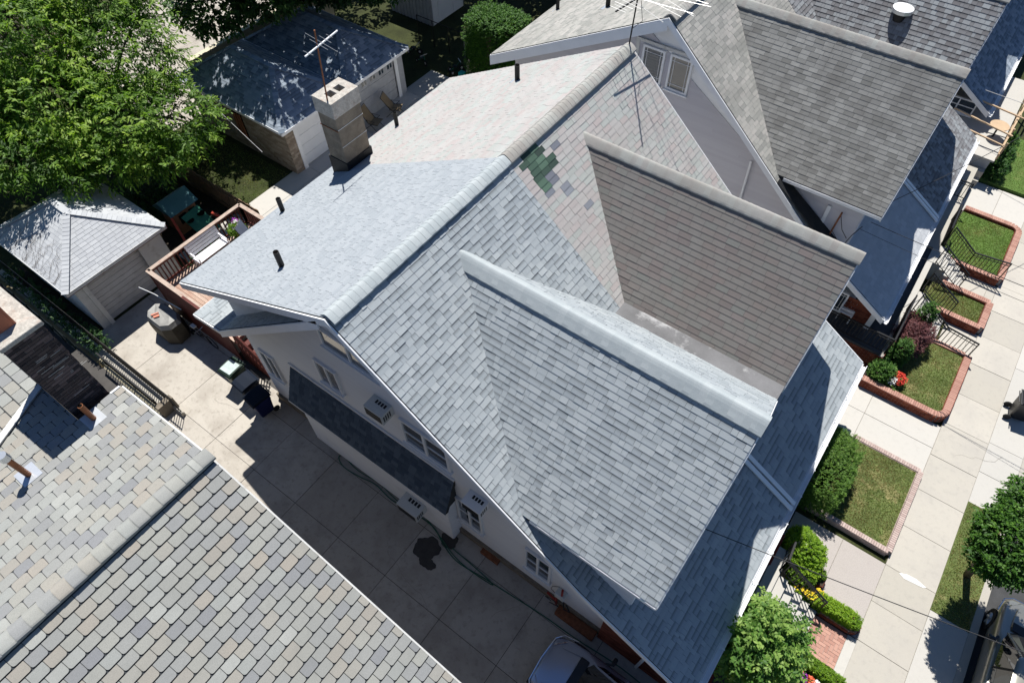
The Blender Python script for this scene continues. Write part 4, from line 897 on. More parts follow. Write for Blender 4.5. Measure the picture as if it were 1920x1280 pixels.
for (ax, ay) in ((-2.98, -3.95), (-3.5, -3.95)):
    m = MB()
    for s_ in ((ax - .17, ay - .15, ax + .17, ay - .11), (ax - .17, ay + .11, ax + .17, ay + .15), (ax - .17, ay - .11, ax - .13, ay + .11), (ax + .13, ay - .11, ax + .17, ay + .11)): m.box((s_[0], s_[1], cz1 + .1), (s_[2], s_[3], cz1 + .62))
    fl = m.build('flue', 'clay', cn, bevel=.008); MB().box((ax - .12, ay - .1, cz1 + .1), (ax + .12, ay + .1, cz1 + .35)).build('flue_opening', 'void', fl)
m = MB(); random.seed(3)
for k in range(14):
    y = random.uniform(cy0 + .1, cy1 - .12); z = 10.0 + random.uniform(0, 1.2); m.box((cx1 + .011, y, z), (cx1 + .016, y + random.uniform(.08, .35), z + .008))
m.build('lime_smear', 'concrete_white', hn)
def copper(x, y, z, h, lean, cap):
    top = (x + lean[0], y + lean[1], z + h)
    p = MB().tube([(x, y, z - .1), top], .052, 12).build('vent_pipe', 'copper', hn)
    if cap: MB().tube([Vector(top) - Vector((0, 0, .1)), Vector(top) + Vector((0, 0, .05))], .085, 14).build('cap', 'galv', p)
    else: MB().tube([Vector(top) + Vector((0, 0, .001)), Vector(top) + Vector((0, 0, .004))], .04, 12).build('opening', 'void', p)
    MB().box((x - .2, y - .17, z - .01), (x + .17, y + .17, z + .03)).build('flashing', 'flash', p)
copper(-2.02, -4.08, 9.79, .5, (0, 0), False); copper(-1.95, -5.42, 9.80, .75, (0, 0), True)

# ---------------- garages ----------------
def door_panels(owner, x, y0, y1, z1, n, mat='white', windows=0):
    d = MB().box((x, y0, .02), (x + .03, y1, z1)).build('door', mat, owner)
    for i in range(n):
        z = .04 + (z1 - .06) * i / n
        MB().poly([(x + .03, y0 + .02, z), (x + .03, y1 - .02, z), (x + .03, y1 - .02, z + (z1 - .06) / n - .015), (x + .03, y0 + .02, z + (z1 - .06) / n - .015)], (.022, 0, 0)).build('door_panel', mat, d)
    for i in range(windows):
        yc = y0 + (y1 - y0) * (i + .5) / windows; MB().box((x + .052, yc - .16, z1 - .36), (x + .062, yc + .16, z1 - .14)).build('pane', 'glass', d)
        MB().box((x + .0625, yc - .01, z1 - .36), (x + .068, yc + .01, z1 - .14)).build('muntin', 'white', d)
    return d
def garage(label, x0, x1, y0, y1, ze, zr, oh, inset, wallmat, roofmat, gable=False, e=.15, w_=.3):
    """x1 = front (door side). hip roof with ridge along x"""
    t = thing('garage', label, 'garage', ((x0 + x1) / 2, (y0 + y1) / 2, 0), 0, 'backyard garages')
    X0, X1, Y0, Y1 = x0 - oh, x1 + oh, y0 - oh, y1 + oh; ym = (y0 + y1) / 2; xa = X1 - inset; xb = X0 + inset
    m = MB(); m.box((x0, y0, 0), (x1 - .25, y0 + .18, ze)); m.box((x0, y1 - .18, 0), (x1 - .25, y1, ze)); m.box((x0, y0 + .18, 0), (x0 + .18, y1 - .18, ze)); m.build('wall', wallmat if wallmat in ('whitedirty', 'mortar') else 'mortar', t)
    A = [(X1, Y0, ze), (X1, Y1, ze), (xa, ym, zr)]; B = [(X0, Y0, ze), (X0, Y1, ze), (xb, ym, zr)]
    C_ = [(X0, Y0, ze), (X1, Y0, ze), (xa, ym, zr), (xb, ym, zr)]; D = [(X0, Y1, ze), (X1, Y1, ze), (xa, ym, zr), (xb, ym, zr)]
    m = MB()
    for q in (A, B, C_, D): m.poly(q, (0, 0, -.08))
    m.build('roof', 'under', t)
    P_ = Pieces(t, 'shingle', limit=250, minpx=40)
    for q in (A, B, C_, D): P_.lay(q, e, w_, .011, roofmat)
    P_.done('shingle_field')
    for a, b_ in (((X1, Y0, ze), (xa, ym, zr)), ((X1, Y1, ze), (xa, ym, zr)), ((xb, ym, zr), (xa, ym, zr)), ((X0, Y0, ze), (xb, ym, zr))):
        a, b_ = Vector(a), Vector(b_); mm = MB(); n = max(2, int((b_ - a).length / .16))
        for i in range(n):
            p = a.lerp(b_, i / n) + Vector((0, 0, .03)); q = a.lerp(b_, (i + 1.1) / n) + Vector((0, 0, .018)); mm.bar(p, q, .26, .02, tone=max(.01, random.random()))
        mm.build('hip_caps', roofmat, t, kind='stuff')
    for p, q in (((X1 + .01, Y0, ze - .06), (X1 + .01, Y1, ze - .06)), ((X0, Y0 - .01, ze - .06), (X1, Y0 - .01, ze - .06)), ((X0, Y1 + .01, ze - .06), (X1, Y1 + .01, ze - .06))): MB().bar(p, q, .03, .14).build('fascia', 'whitedirty' if roofmat == 'garage_light' else 'white', t)
    return t
ga = garage('pale-roofed garage with a white roll-up door ending the driveway', -18.9, -14.25, -1.35, 2.35, 2.55, 3.75, .28, 2.1, 'whitedirty', 'garage_light')
m = MB(); m.box((-14.5, -1.35, 0), (-14.22, -1.02, 2.5)).box((-14.5, 1.5, 0), (-14.22, 2.35, 2.5)).box((-14.5, -1.02, 2.25), (-14.22, 1.5, 2.5)).build('front_wall', 'whitedirty', ga)
MB().box((-14.22, -1.05, 0), (-14.17, -.88, 2.35)).box((-14.22, 1.35, 0), (-14.17, 1.55, 2.35)).build('door_frame', 'whitedirty', ga)
door_panels(ga, -14.42, -1.0, 1.48, 2.25, 9, 'doorgrey')
MB().bar((-13.96, -1.64, 2.47), (-13.96, 2.66, 2.47), .02, .16).build('drip_edge', 'deckred', ga)
m = MB(); random.seed(9)                               # dead creeper stems on the roof corner
for k in range(34):
    x = random.uniform(-18.5, -14.4); y = -1.6; p = [(x, y, 2.58)]; a = random.uniform(.2, 1.2)
    for j in range(6):
        x += random.uniform(-.22, .25); y += random.uniform(.02, .3); zz = 2.6 + (y + 1.63) * .56
        if y > .2 or x > -14.1 - (y + 1.63): break
        p.append((x, y, min(zz, 3.7)))
    if len(p) > 2: m.tube(p, .0045, 3)
tag(m.build('creeper', 'vine'), 'dead creeper stems spread over the left slope of the pale garage roof', 'creeper')
gb = garage('tan brick garage with a slate-blue hip roof dappled by tree shade', -21.5, -14.75, 9.35, 12.8, 2.55, 3.9, .28, 2.3, 'brick', 'garage_dark')
bp = Pieces(gb, 'brick', limit=300, minpx=12)
bp.lay([(-21.5, 9.35, .02), (-14.75, 9.35, .02), (-14.75, 9.35, 2.5), (-21.5, 9.35, 2.5)], .1, .3, .014, 'bricktan', hint=(0, -1, 0), gap=.014, taper=0, bond=0)
bp.lay([(-14.75, 9.35, .02), (-14.75, 9.8, .02), (-14.75, 9.8, 2.5), (-14.75, 9.35, 2.5)], .1, .3, .014, 'bricktan', hint=(1, 0, 0), gap=.014, taper=0, bond=0)
bp.done('brick_run')
MB().box((-14.98, 9.35, 0), (-14.76, 9.8, 2.5)).box((-14.98, 12.5, 0), (-14.76, 12.8, 2.5)).box((-14.98, 9.8, 2.2), (-14.76, 12.5, 2.5)).build('front_wall', 'mortar', gb)
MB().box((-14.77, 9.8, 0), (-14.70, 10.0, 2.35)).build('door_frame', 'white', gb)
door_panels(gb, -14.9, 10.0, 12.45, 2.2, 4)
MB().box((-18.35, 9.30, .7), (-17.75, 9.345, 2.0)).build('window_opening', 'void', gb)
for k in range(3): MB().box((-18.33 + k * .2, 9.27, .72), (-18.2 + k * .2, 9.30, 1.98)).build('window_board', 'rust', gb)
gc = garage('garage with a row of small door windows behind the lounge chairs', -21.5, -14.85, 13.35, 17.15, 2.45, 3.7, .28, 2.3, 'mortar', 'garage_dark')
MB().box((-15.05, 13.35, 0), (-14.86, 13.6, 2.4)).box((-15.05, 16.7, 0), (-14.86, 17.15, 2.4)).box((-15.05, 13.6, 2.12), (-14.86, 16.7, 2.4)).build('front_wall', 'wallgrey', gc)
MB().box((-14.87, 16.55, 0), (-14.82, 16.75, 2.35)).build('door_frame', 'white', gc)
door_panels(gc, -15.0, 13.6, 16.6, 2.12, 4, 'wallgrey', 5)
MB().box((-21.5, 12.95, 2.3), (-14.3, 13.2, 2.42)).build('valley_gutter', 'iron', gc)
sh = thing('garden_shed', 'white panelled shed with double doors at the top of the yard', 'shed', (-19, 24, 0))
MB().box((-21, 22.8, 0), (-17.85, 25.6, 2.4)).build('wall', 'wallgrey', sh)
for i, (a, b_) in enumerate(((22.85, 23.3), (23.32, 24.6), (24.62, 25.5))):
    MB().box((-17.84, a, .05), (-17.80, b_, 2.3)).build('door' if i == 1 else 'panel', 'white', sh)
for i in range(12): MB().box((-21 + i * .26, 22.76, 0), (-20.83 + i * .26, 22.8, 2.35)).build('slat', 'wallgrey', sh)
MB().poly([(-21.2, 22.6, 2.4), (-17.6, 22.6, 2.4), (-17.6, 25.8, 2.7), (-21.2, 25.8, 2.7)], (0, 0, .08)).build('roof', 'under', sh)
tb = thing('house', 'tan rendered building at the far left edge behind the trees', 'house', (-36, 6, 0))
MB().box((-40, -6, 0), (-33, 9, 5)).build('wall', 'wallcream', tb); MB().box((-40.2, -6.2, 5), (-32.8, 9.2, 5.2)).build('roof', 'under', tb)
wl = MB().box((-23.2, 10.5, 0), (-22.9, 20, 2.2)).build('yard_wall', 'wallcream'); tag(wl, 'tan block wall glimpsed beneath the dark maple', 'wall')
# ================================================================= FENCES, DECK, BINS, CARS ...
def iron_rail(name, pts, h, label, step=.13, group='black iron railings of the front steps', cat='railing', mat='iron', feet=True, bar=.021, closed=False):
    t = thing(name, label, cat, pts[0], 0, group)
    for a, b in zip(pts, pts[1:]):
        a, b = Vector(a), Vector(b); L = (b - a).length; n = max(1, int(L / step)); u = Vector((0, 0, 1))
        MB().bar(a + u * h, b + u * h, .055, .035).build('top_rail', mat, t); MB().bar(a + u * .1, b + u * .1, .025, .025).build('bottom_rail', mat, t)
        MB().bar(a + u * (h - .13), b + u * (h - .13), .022, .022).build('mid_rail', mat, t)
        for i in range(1, n): p = a.lerp(b, i / n); MB().bar(p + u * .1, p + u * h, bar, bar).build('baluster', mat, t)
        for p in (a, b): MB().bar(p, p + u * (h + .02), .035, .035).build('post', mat, t)
    return t
iron_rail('porch_railing', [(10.5, 5.45, .98), (10.55, 4.85, .98), (12.0, 4.78, .12)], .85, 'black iron rail between the round bush and the white steps of the grey house')
iron_rail('porch_railing', [(10.5, 2.7, .98), (10.62, 3.45, .98), (12.0, 3.45, .12)], .85, 'black iron rail on the crepe myrtle side of the white steps')
st = thing('front_steps', 'white stone steps of the grey house striped by railing shadows', 'steps', (11.2, 4.1, 0))
for i in range(5): MB().box((10.6 + i * .28, 3.5, 0), (10.88 + i * .28 + .02, 4.75, .88 - i * .19)).build('step', 'concrete_white', st)
iron_rail('porch_railing', [(7.7, S2 - .25, .9), (10.5, S2 - .25, .9)], .85, 'long iron rail along the near end of the dark porch with two white chairs')
iron_rail('porch_railing', [(10.52, S2 - .25, .9), (10.52, S2 + 2.2, .9)], .85, 'iron rail on the street side of the dark porch behind the purple maple')
iron_rail('porch_railing', [(10.7, 16.75, .95), (12.0, 16.65, .05), (13.1, 16.5, .05)], .95, 'iron rail down the steps and along the lawn with the purple maple')
iron_rail('porch_railing', [(10.7, 17.95, .95), (11.95, 17.95, .15)], .95, 'short iron rail above the smallest lawn')
iron_rail('porch_railing', [(10.7, 19.6, .95), (11.9, 19.6, .15)], .95, 'iron rail on the near side of the second white steps')
iron_rail('porch_railing', [(10.7, 20.85, .95), (11.8, 20.9, .15), (13.05, 20.9, .3)], .95, 'iron rail along the greenest lawn near the top right')
iron_rail('porch_railing', [(10.6, 20.9, .9), (10.55, 22.5, .9)], .85, 'iron rail on the porch of the house with the white roof vent')
iron_rail('porch_railing', [(9.0, 24.0, .9), (10.6, 24.0, .9)], .85, 'iron rail at the dark far end of that porch', group=None)
for nm, ya, yb, lab in (('front_steps', 16.8, 17.9, 'white steps beside the dwarf conifer and purple maple'), ('front_steps', 19.7, 20.8, 'white steps between the smallest and the greenest lawn')):
    s_ = thing(nm, lab, 'steps', (11.3, (ya + yb) / 2, 0))
    for i in range(5): MB().box((10.62 + i * .26, ya, 0), (10.9 + i * .26, yb, .88 - i * .19)).build('step', 'concrete_white', s_)
MB_ = MB().box((7.3, S2 + 6.02, 0), (10.6, S2 + 12, .9)); pz = MB_.build('porch', 'concrete_grey', h4)
# iron fence + low wall along the driveway, pillar at its end
fw = struct(MB().box((-19.5, -2.02, -.1), (-8.5, -1.90, .22)).build('fence_kerb', 'concrete_grey'))
ft = thing('iron_fence', 'long black spiked iron fence between driveway and mural wall', 'fence', (-12, -1.96, 0))
n = 92
for i in range(n + 1):
    x = -19.4 + 10.9 * i / n
    MB().bar((x, -1.96, .2), (x, -1.96, 1.32), .02, .02).build('picket', 'iron', ft)
MB().bar((-19.4, -1.96, 1.2), (-8.5, -1.96, 1.2), .035, .03).build('top_rail', 'iron', ft); MB().bar((-19.4, -1.96, .35), (-8.5, -1.96, .35), .035, .03).build('bottom_rail', 'iron', ft)
m = MB(); 
for i in range(n * 2): x = -19.4 + 10.9 * i / (n * 2); m.add([(x - .012, -1.96, 1.32), (x + .012, -1.97, 1.32), (x + .012, -1.95, 1.32), (x, -1.96, 1.4)], [(0, 1, 3), (1, 2, 3), (2, 0, 3)])
m.build('spikes', 'alu', ft, kind='stuff')
iron_rail('iron_fence', [(-12.6, -2.3, .02), (-10.9, -2.3, .02), (-9.25, -2.3, .02)], .85, 'low iron railing along the edge of the sunken alley', step=.14, group=None, cat='fence')
tag(MB().box((-9.2, -2.42, 0), (-8.98, -1.82, .62)).build('fence_pillar', 'concrete_old'), 'small weathered pillar ending the iron fence on the driveway', 'pillar')
mw = thing('mural_wall', 'sunken alley wall painted with swirling dark stems', 'wall', (-14, -2.35, -1.8))
MB().box((-21.9, -2.45, -1.9), (-9.25, -2.26, .02)).build('wall', 'murwall', mw); MB().box((-21.9, -2.47, .022), (-12.7, -2.36, .06)).build('coping', 'coping', mw)
random.seed(21)
for k in range(14):
    cx = -20.3 + k * .55; cz = random.uniform(-1.2, -.45); r = random.uniform(.16, .36); p = []
    for j in range(22): a = j * .42 + k; rr = r * (1 - j / 26); p.append((cx + rr * math.cos(a), -2.46, cz + rr * math.sin(a)))
    MB().tube(p, .035, 4).build('painted_swirl', 'murdark', mw)
for k in range(8):
    x = -20.5 + k * .95; MB().tube([(x, -2.462, -1.6), (x + .3, -2.462, -.9), (x + .15, -2.462, -.5), (x + .55, -2.462, -.1)], .035, 4).build('painted_stem', 'murdark', mw)
for k in range(6):
    cx = -20.9 + k * .42; MB().poly([(cx, -2.46, -1.1), (cx + .2, -2.46, -.95), (cx + .38, -2.46, -.4), (cx + .12, -2.46, -.6)], (0, -.006, 0)).build('painted_petal', 'murpink', mw)
struct(MB().box((-22, -9, -2.0), (-9.25, -2.45, -1.75)).build('alley', 'damp'))
struct(MB().box((-20, -2.02, -.05), (-14.4, -1.42, .035)).build('planting_strip', 'soil'))
# --- deck behind the grey house ---
dk = thing('timber_deck', 'dark red timber deck with worn pale boards behind the grey house', 'deck', (-10.5, 3, 0))
X0, X1, Y0, Y1, ZF, ZT = -12.65, -8.4, .83, 5.12, 1.45, 2.45
MB().box((X0, Y0, ZF - .16), (X1, Y1, ZF - .03)).build('frame', 'deckred', dk)
db = Pieces(dk, 'deck_board', limit=120, minpx=5); db.lay([(X0, Y0, ZF - .03), (X1, Y0, ZF - .03), (X1, Y1, ZF - .03), (X0, Y1, ZF - .03)], .14, 9., .03, 'deckwood', gap=.012, taper=0, along=(0, 1, 0) if 0 else (1, 0, 0), jit=.05); db.done('deck_board_run')
m = MB(); k = 0
x = X0
while x < X1 - .2: MB().box((x, Y0 - .03, .08), (x + .135, Y0 - .005, ZT - .05)).build('skirt_board', 'deckred', dk); x += .14
def deck_rail(a, b, nb, skip=None):
    a, b = Vector(a), Vector(b)
    MB().bar(a + Vector((0, 0, ZT)), b + Vector((0, 0, ZT)), .16, .035).build('rail_cap', 'railwood', dk)
    MB().bar(a + Vector((0, 0, ZT - .09)), b + Vector((0, 0, ZT - .09)), .04, .09).build('rail', 'deckred', dk)
    MB().bar(a + Vector((0, 0, ZF + .1)), b + Vector((0, 0, ZF + .1)), .04, .08).build('rail', 'deckred', dk)
    for i in range(nb + 1): p = a.lerp(b, i / nb); MB().bar(p + Vector((0, 0, ZF)), p + Vector((0, 0, ZT - .04)), .04, .05).build('baluster', 'deckred', dk)
    for i in range(3): p = a.lerp(b, i / 2); MB().bar(p, p + Vector((0, 0, ZT - .02)), .09, .09).build('post', 'deckred', dk)
deck_rail((X0, Y0, 0), (X0, Y1, 0), 28); deck_rail((X0, Y1, 0), (X1, Y1, 0), 26)
MB().bar((X0 - .05, Y0, ZT), (X1, Y0, ZT), .16, .035).build('rail_cap', 'railwood', dk)
# side stair and its railing (its shadow falls on the driveway)
for i in range(4): MB().box((-8.4 + i * .27, .9, 0), (-8.1 + i * .27, 1.9, ZF - .28 - i * .28)).build('stair_tread', 'deckred', dk)
for p, q in (((-10.6, .78, ZT), (-8.35, .78, ZT)),): MB().bar(p, q, .1, .05).build('rail', 'deckred', dk)
for i in range(9): a = -8.3 + i * .14; MB().bar((a, .86, .3), (a, .86, 2.35 - i * .12), .035, .035).build('baluster', 'deckred', dk)
MB().bar((-8.35, .86, 2.4), (-7.15, .86, 1.5), .06, .05).bar((-8.35, .86, 1.6), (-7.15, .86, .7), .04, .05).build('rail', 'deckred', dk)
# bench with slatted back
bn_ = thing('garden_bench', 'white slatted bench with flaking paint on the deck', 'bench', (-12.2, 3.05, ZF + .02))
T = Matrix.Translation((-12.45, 2.35, ZF + .02))
for i in range(4): MB(T).bar((.12 + i * .115, 0, .44), (.12 + i * .115, 1.45, .44), .1, .025).build('seat_slat', 'benchwhite', bn_)
for i in range(4): MB(T).bar((.03 - i * .045, 0, .56 + i * .115), (.03 - i * .045, 1.45, .56 + i * .115), .1, .022, up=(1, 0, .35)).build('back_slat', 'benchwhite', bn_)
for y in (.06, 1.39):
    MB(T).bar((.55, y, 0), (.52, y, .44), .05, .05).build('leg', 'benchwhite', bn_); MB(T).bar((.0, y, 0), (.06, y, .5), .05, .05).build('leg', 'benchwhite', bn_)
    MB(T).bar((.05, y, .46), (-.14, y, .95), .05, .04).build('back_post', 'benchwhite', bn_); MB(T).bar((-.02, y, .64), (.5, y, .62), .05, .03).build('armrest', 'benchwhite', bn_)
    MB(T).bar((.52, y, .44), (.5, y, .62), .04, .04).build('arm_support', 'benchwhite', bn_)
def sling_chair(label, loc, rz, mat, frame='iron', tilt=1.0, group=None):
    t = thing('lounge_chair', label, 'chair', loc, rz, group)
    MB().poly([(-.27, .0, .40), (.27, 0, .40), (.27, .48, .42), (-.27, .48, .42)], (0, 0, .015)).build('seat', mat, t, local=True)
    MB().poly([(-.27, .0, .41), (.27, 0, .41), (.27, -.42 * tilt, 1.08), (-.27, -.42 * tilt, 1.08)], (0, .012, .01)).build('backrest', mat, t, local=True)
    for s_ in (-1, 1):
        x = s_ * .29; MB().tube([(x, -.44 * tilt, 1.1), (x, 0, .41), (x, .5, .43)], .014, 6).build('side_frame', frame, t, local=True)
        MB().tube([(x, -.3, 0), (x, .35, .6), (x, -.12, .62)], .014, 6).build('armrest', frame, t, local=True); MB().tube([(x, .45, 0), (x, -.1, .6)], .014, 6).build('leg', frame, t, local=True)
    MB().tube([(-.29, -.44 * tilt, 1.1), (.29, -.44 * tilt, 1.1)], .014, 6).build('top_bar', frame, t, local=True)
    return t
sling_chair('blue-grey sling chair beside the flower pot on the deck', (-11.55, 4.4, ZF + .02), R(-60), 'chairblue', 'iron', .5)
sling_chair('tan folding lounge chair nearer the stone chimney', (-14.25, 13.9, .02), R(-75), 'sling', group='tan lounge chairs by the pale garage')
sling_chair('tan folding lounge chair nearer the tricycles', (-14.15, 15.3, .02), R(-60), 'sling', group='tan lounge chairs by the pale garage')
fp = thing('flower_pot', 'clay flower pot with pale pink blooms in the deck corner', 'plant pot', (-12.1, 4.35, ZF))
disc(MB(), (-12.1, 4.35, ZF + .02), .16, .22, .32).build('pot', 'clay', fp)
foliage('leaves', [(-12.1, 4.35, ZF + .55, .28, .28, .25)], 220, .12, 3, .07, .04, 'leaf_y', fp); foliage('petals', [(-12.15, 4.45, ZF + .75, .22, .2, .14)], 30, .04, 2, .05, .05, 'whiteflower', fp); foliage('petals', [(-12.3, 4.5, ZF + .8, .12, .14, .1)], 14, .04, 2, .05, .05, 'purple', fp)
# play house and toys
ph = thing('toy_playhouse', 'plastic playhouse with blue-green roof and red slide in the tree shade', 'playhouse', (-16.2, 4.2, 0))
MB().box((-16.9, 3.7, 0), (-15.9, 4.8, 1.25)).build('walls', 'toyorange', ph); MB().poly([(-17.05, 3.55, 1.2), (-16.4, 3.55, 1.65), (-15.75, 3.55, 1.2)], (0, 1.4, 0)).build('roof', 'toyblue', ph)
MB().box((-15.898, 3.9, .5), (-15.88, 4.25, .95)).build('window_hole', 'void', ph); MB().box((-15.898, 4.4, .1), (-15.88, 4.7, .95)).build('door_hole', 'void', ph)
MB().bar((-15.85, 3.6, 1.2), (-14.3, 3.1, .1), .1, .06).build('slide_edge', 'toyred', ph); MB().bar((-15.6, 4.3, 1.1), (-14.6, 4.4, .3), .9, .05).build('slide', 'toygreen', ph)
for y in (4.05, 4.6): disc(MB(), (-15.3, y, .93), .16, .16, .02).build('porthole', 'void', ph)
MB().bar((-15.0, 4.9, .9), (-14.6, 5.1, .6), .12, .06).build('handle', 'toyred', ph)
# board fence from deck corner to the yard
fb = thing('board_fence', 'old board fence running back from the deck corner', 'fence', (-15.5, 5.95, 0))
for i in range(42): MB().box((-20.6 + i * .18, 5.93, 0), (-20.45 + i * .18, 5.965, 1.25 + random.uniform(-.03, .03))).build('board', 'plywood', fb)
MB().bar((-20.6, 5.9, 1.1), (-13.05, 5.9, 1.1), .04, .07).bar((-20.6, 5.9, .3), (-13.05, 5.9, .3), .04, .07).build('rail', 'plywood', fb)
# wheelie bins
def wheelie(name, label, loc, rz, body, lid, lidcol=None):
    t = thing(name, label, 'bin', loc, rz, 'wheeled bins along the house wall')
    b = [(-.22, -.26), (.22, -.26), (.22, .24), (-.22, .24)]; tp = [(-.29, -.34), (.29, -.34), (.29, .33), (-.29, .33)]
    m = MB(); m.add([(x, y, .05) for x, y in b] + [(x, y, .98) for x, y in tp], [(3, 2, 1, 0), (4, 5, 6, 7), (0, 1, 5, 4), (1, 2, 6, 5), (2, 3, 7, 6), (3, 0, 4, 7)])
    m.build('body', body, t, local=True, bevel=.05)
    vs = []; ns = 7
    prof = [(-.37, .99), (-.36, 1.05), (-.2, 1.09), (.1, 1.10), (.28, 1.07), (.34, 1.02)]
    m = MB(); m.add([(-.31, y, z) for y, z in prof] + [(.31, y, z) for y, z in prof], [(i, i + 1, i + 7, i + 6)[::-1] for i in range(5)] + [(0, 1, 2, 3, 4, 5), (6, 7, 8, 9, 10, 11)[::-1], (0, 6, 11, 5)])
    l = m.build('lid', lid, t, local=True, bevel=.02)
    if lidcol: MB().box((-.25, -.3, 1.085), (.25, .2, 1.105)).build('lid_panel', lidcol, t, local=True, bevel=.03)
    MB().tube([(-.24, .4, 1.0), (.24, .4, 1.0)], .018, 8).build('handle', 'black', t, local=True)
    for s_ in (-1, 1): MB().tube([(s_ * .25, .3, .12), (s_ * .30, .3, .12)], .12, 14).build('wheel', 'tyre', t, local=True)
    return t
wheelie('wheelie_bin', 'dark green wheelie bin with a pale lid by the house corner', (-7.95, .15, .02), R(3), 'bingreen', 'bingreen', 'binlid')
wheelie('wheelie_bin', 'navy wheelie bin in the middle of the row by the house wall', (-7.1, .05, .02), R(-4), 'binnavy', 'binnavy')
wheelie('wheelie_bin', 'bright blue wheelie bin with navy lid, nearest the lean-to', (-6.3, -.12, .02), R(-6), 'binblue', 'binnavy')
wheelie('wheelie_bin', 'black wheelie bin at the right edge of the picture on the driveway apron', (15.15, 15.1, .02), R(100), 'black', 'black')
# covered barbecue
bb = thing('covered_barbecue', 'barbecue under a sagging grey vinyl cover beside the deck', 'barbecue', (-11.9, .1, 0))
m = MB()
pr = [((-12.75, -.15), (-11.1, -.5)), ]
base = [(-12.6, -.25), (-12.3, -.5), (-11.35, -.5), (-11.0, -.2), (-11.0, .35), (-11.4, .6), (-12.4, .6), (-12.7, .3)]
base = [(x * .86 - 1.72, y * .8 + .12) for x, y in base]
lv = [(.05, 1.02, 'b'), (.6, 1.05, 'b'), (.92, 1.0, 'c'), (1.1, .86, 'c'), (1.13, .45, 'c')]
c0 = (-11.9, .16); rings = []
for z, s_, _ in lv: rings.append([(c0[0] + (x - c0[0]) * s_ * random.uniform(.97, 1.03), c0[1] + (y - c0[1]) * s_, z + random.uniform(-.04, .04)) for x, y in base])
def ring_mesh(rr, close=True):
    m = MB(); n = len(rr[0]); vs = [p for r in rr for p in r]; fs = [(i * n + j, i * n + (j + 1) % n, (i + 1) * n + (j + 1) % n, (i + 1) * n + j) for i in range(len(rr) - 1) for j in range(n)]
    if close: fs.append(tuple((len(rr) - 1) * n + j for j in range(n)))
    return m.add(vs, fs)
ring_mesh(rings[:3], False).build('lower_cover', 'coverdark', bb); ring_mesh(rings[2:]).build('cover', 'cover', bb)
MB().poly([(-12.2, -.1, 1.14), (-11.95, -.12, 1.15), (-11.85, .05, 1.16), (-12.05, .15, 1.15)], (0, 0, .012)).build('fallen_leaf', 'salmon', bb)
MB().bar((-12.1, -.15, 1.165), (-11.98, .12, 1.175), .04, .01).build('dark_fold', 'black', bb)
MB().tube([(-13.2, .35, 1.6), (-12.7, .55, 1.35), (-11.4, .72, 1.2)], .02, 6).build('handle_bar', 'alu', bb)
for x in (-12.5, -11.2): MB().tube([(x, .5, .1), (x, .57, .1)], .09, 12).build('wheel', 'tyre', bb)
bk = thing('bicycle', 'dark bicycle leaning on the deck skirt behind the barbecue', 'bicycle', (-10.6, .55, 0))
for x in (-11.0, -10.0):
    p = [(x + .3 * math.cos(a * PI / 10), .62, .32 + .3 * math.sin(a * PI / 10)) for a in range(21)]; MB().tube(p, .018, 6).build('wheel', 'tyre', bk)
MB().tube([(-11.0, .6, .32), (-10.75, .57, .75), (-10.3, .57, .78), (-10.0, .6, .32)], .016, 6).tube([(-10.75, .57, .75), (-10.5, .6, .3), (-10.3, .57, .78)], .016, 6).build('frame', 'iron', bk)
MB().tube([(-10.3, .35, .98), (-10.3, .57, .95), (-10.3, .72, .98)], .014, 6).build('handlebar', 'alu', bk); MB().box((-10.85, .5, .82), (-10.62, .64, .87)).build('saddle', 'whitedirty', bk)
# hose, pipes, stains
def hose(pts, label): return tag(MB().tube(smooth_path(pts, 5), .016, 6).build('garden_hose', 'hose', smooth=True), label, 'hose')
def smooth_path(p, k=4):
    p = [Vector(q) for q in p]; o = []
    for i in range(len(p) - 1):
        a, b, c, d = p[max(i - 1, 0)], p[i], p[i + 1], p[min(i + 2, len(p) - 1)]
        for j in range(k):
            t = j / k; o.append(.5 * ((2 * b) + (c - a) * t + (2 * a - 5 * b + 4 * c - d) * t * t + (3 * b - a - 3 * c + d) * t ** 3))
    return o + [p[-1]]
zh = .04
hose([(-2.3, .15, zh), (-2.75, .28, zh), (-2.9, .1, zh), (-2.5, -.06, zh), (-1.8, .0, zh), (-1.2, .1, zh + .01), (-.4, .02, zh), (.4, .12, zh), (1.3, .12, zh), (1.9, -.12, zh), (2.6, -.28, zh), (3.6, -.18, zh), (4.6, -.1, zh), (5.6, -.02, zh), (6.8, .02, zh), (8.2, .12, zh), (9.8, .05, zh), (12.2, 0, zh)],
     'green garden hose running the length of the driveway below the wall')
hose([(-2.6, .2, zh + .02), (-2.0, .12, zh + .03), (-1.1, .2, zh + .03), (-.2, .1, zh + .03), (.8, .2, zh + .03), (1.6, .02, zh + .03), (2.4, -.2, zh + .03), (3.1, -.26, zh + .03), (3.9, -.2, zh + .02), (3.4, -.12, zh + .03), (2.2, -.05, zh + .03)], 'looped second length of green hose lying over the first')
mt = thing('gas_meter', 'gas meter with red pipes and loose wires on the wall by the last window', 'meter', (5.85, .5, 0))
MB().tube([(5.75, .45, .1), (5.75, .42, 1.0), (5.9, .42, 1.15), (5.9, .42, 2.0)], .035, 8).tube([(5.4, .48, .55), (5.75, .45, .5)], .035, 8).build('pipe', 'redpipe', mt)
MB().box((5.7, .35, 1.2), (6.0, .58, 1.5)).build('meter_box', 'ac', mt, bevel=.02)
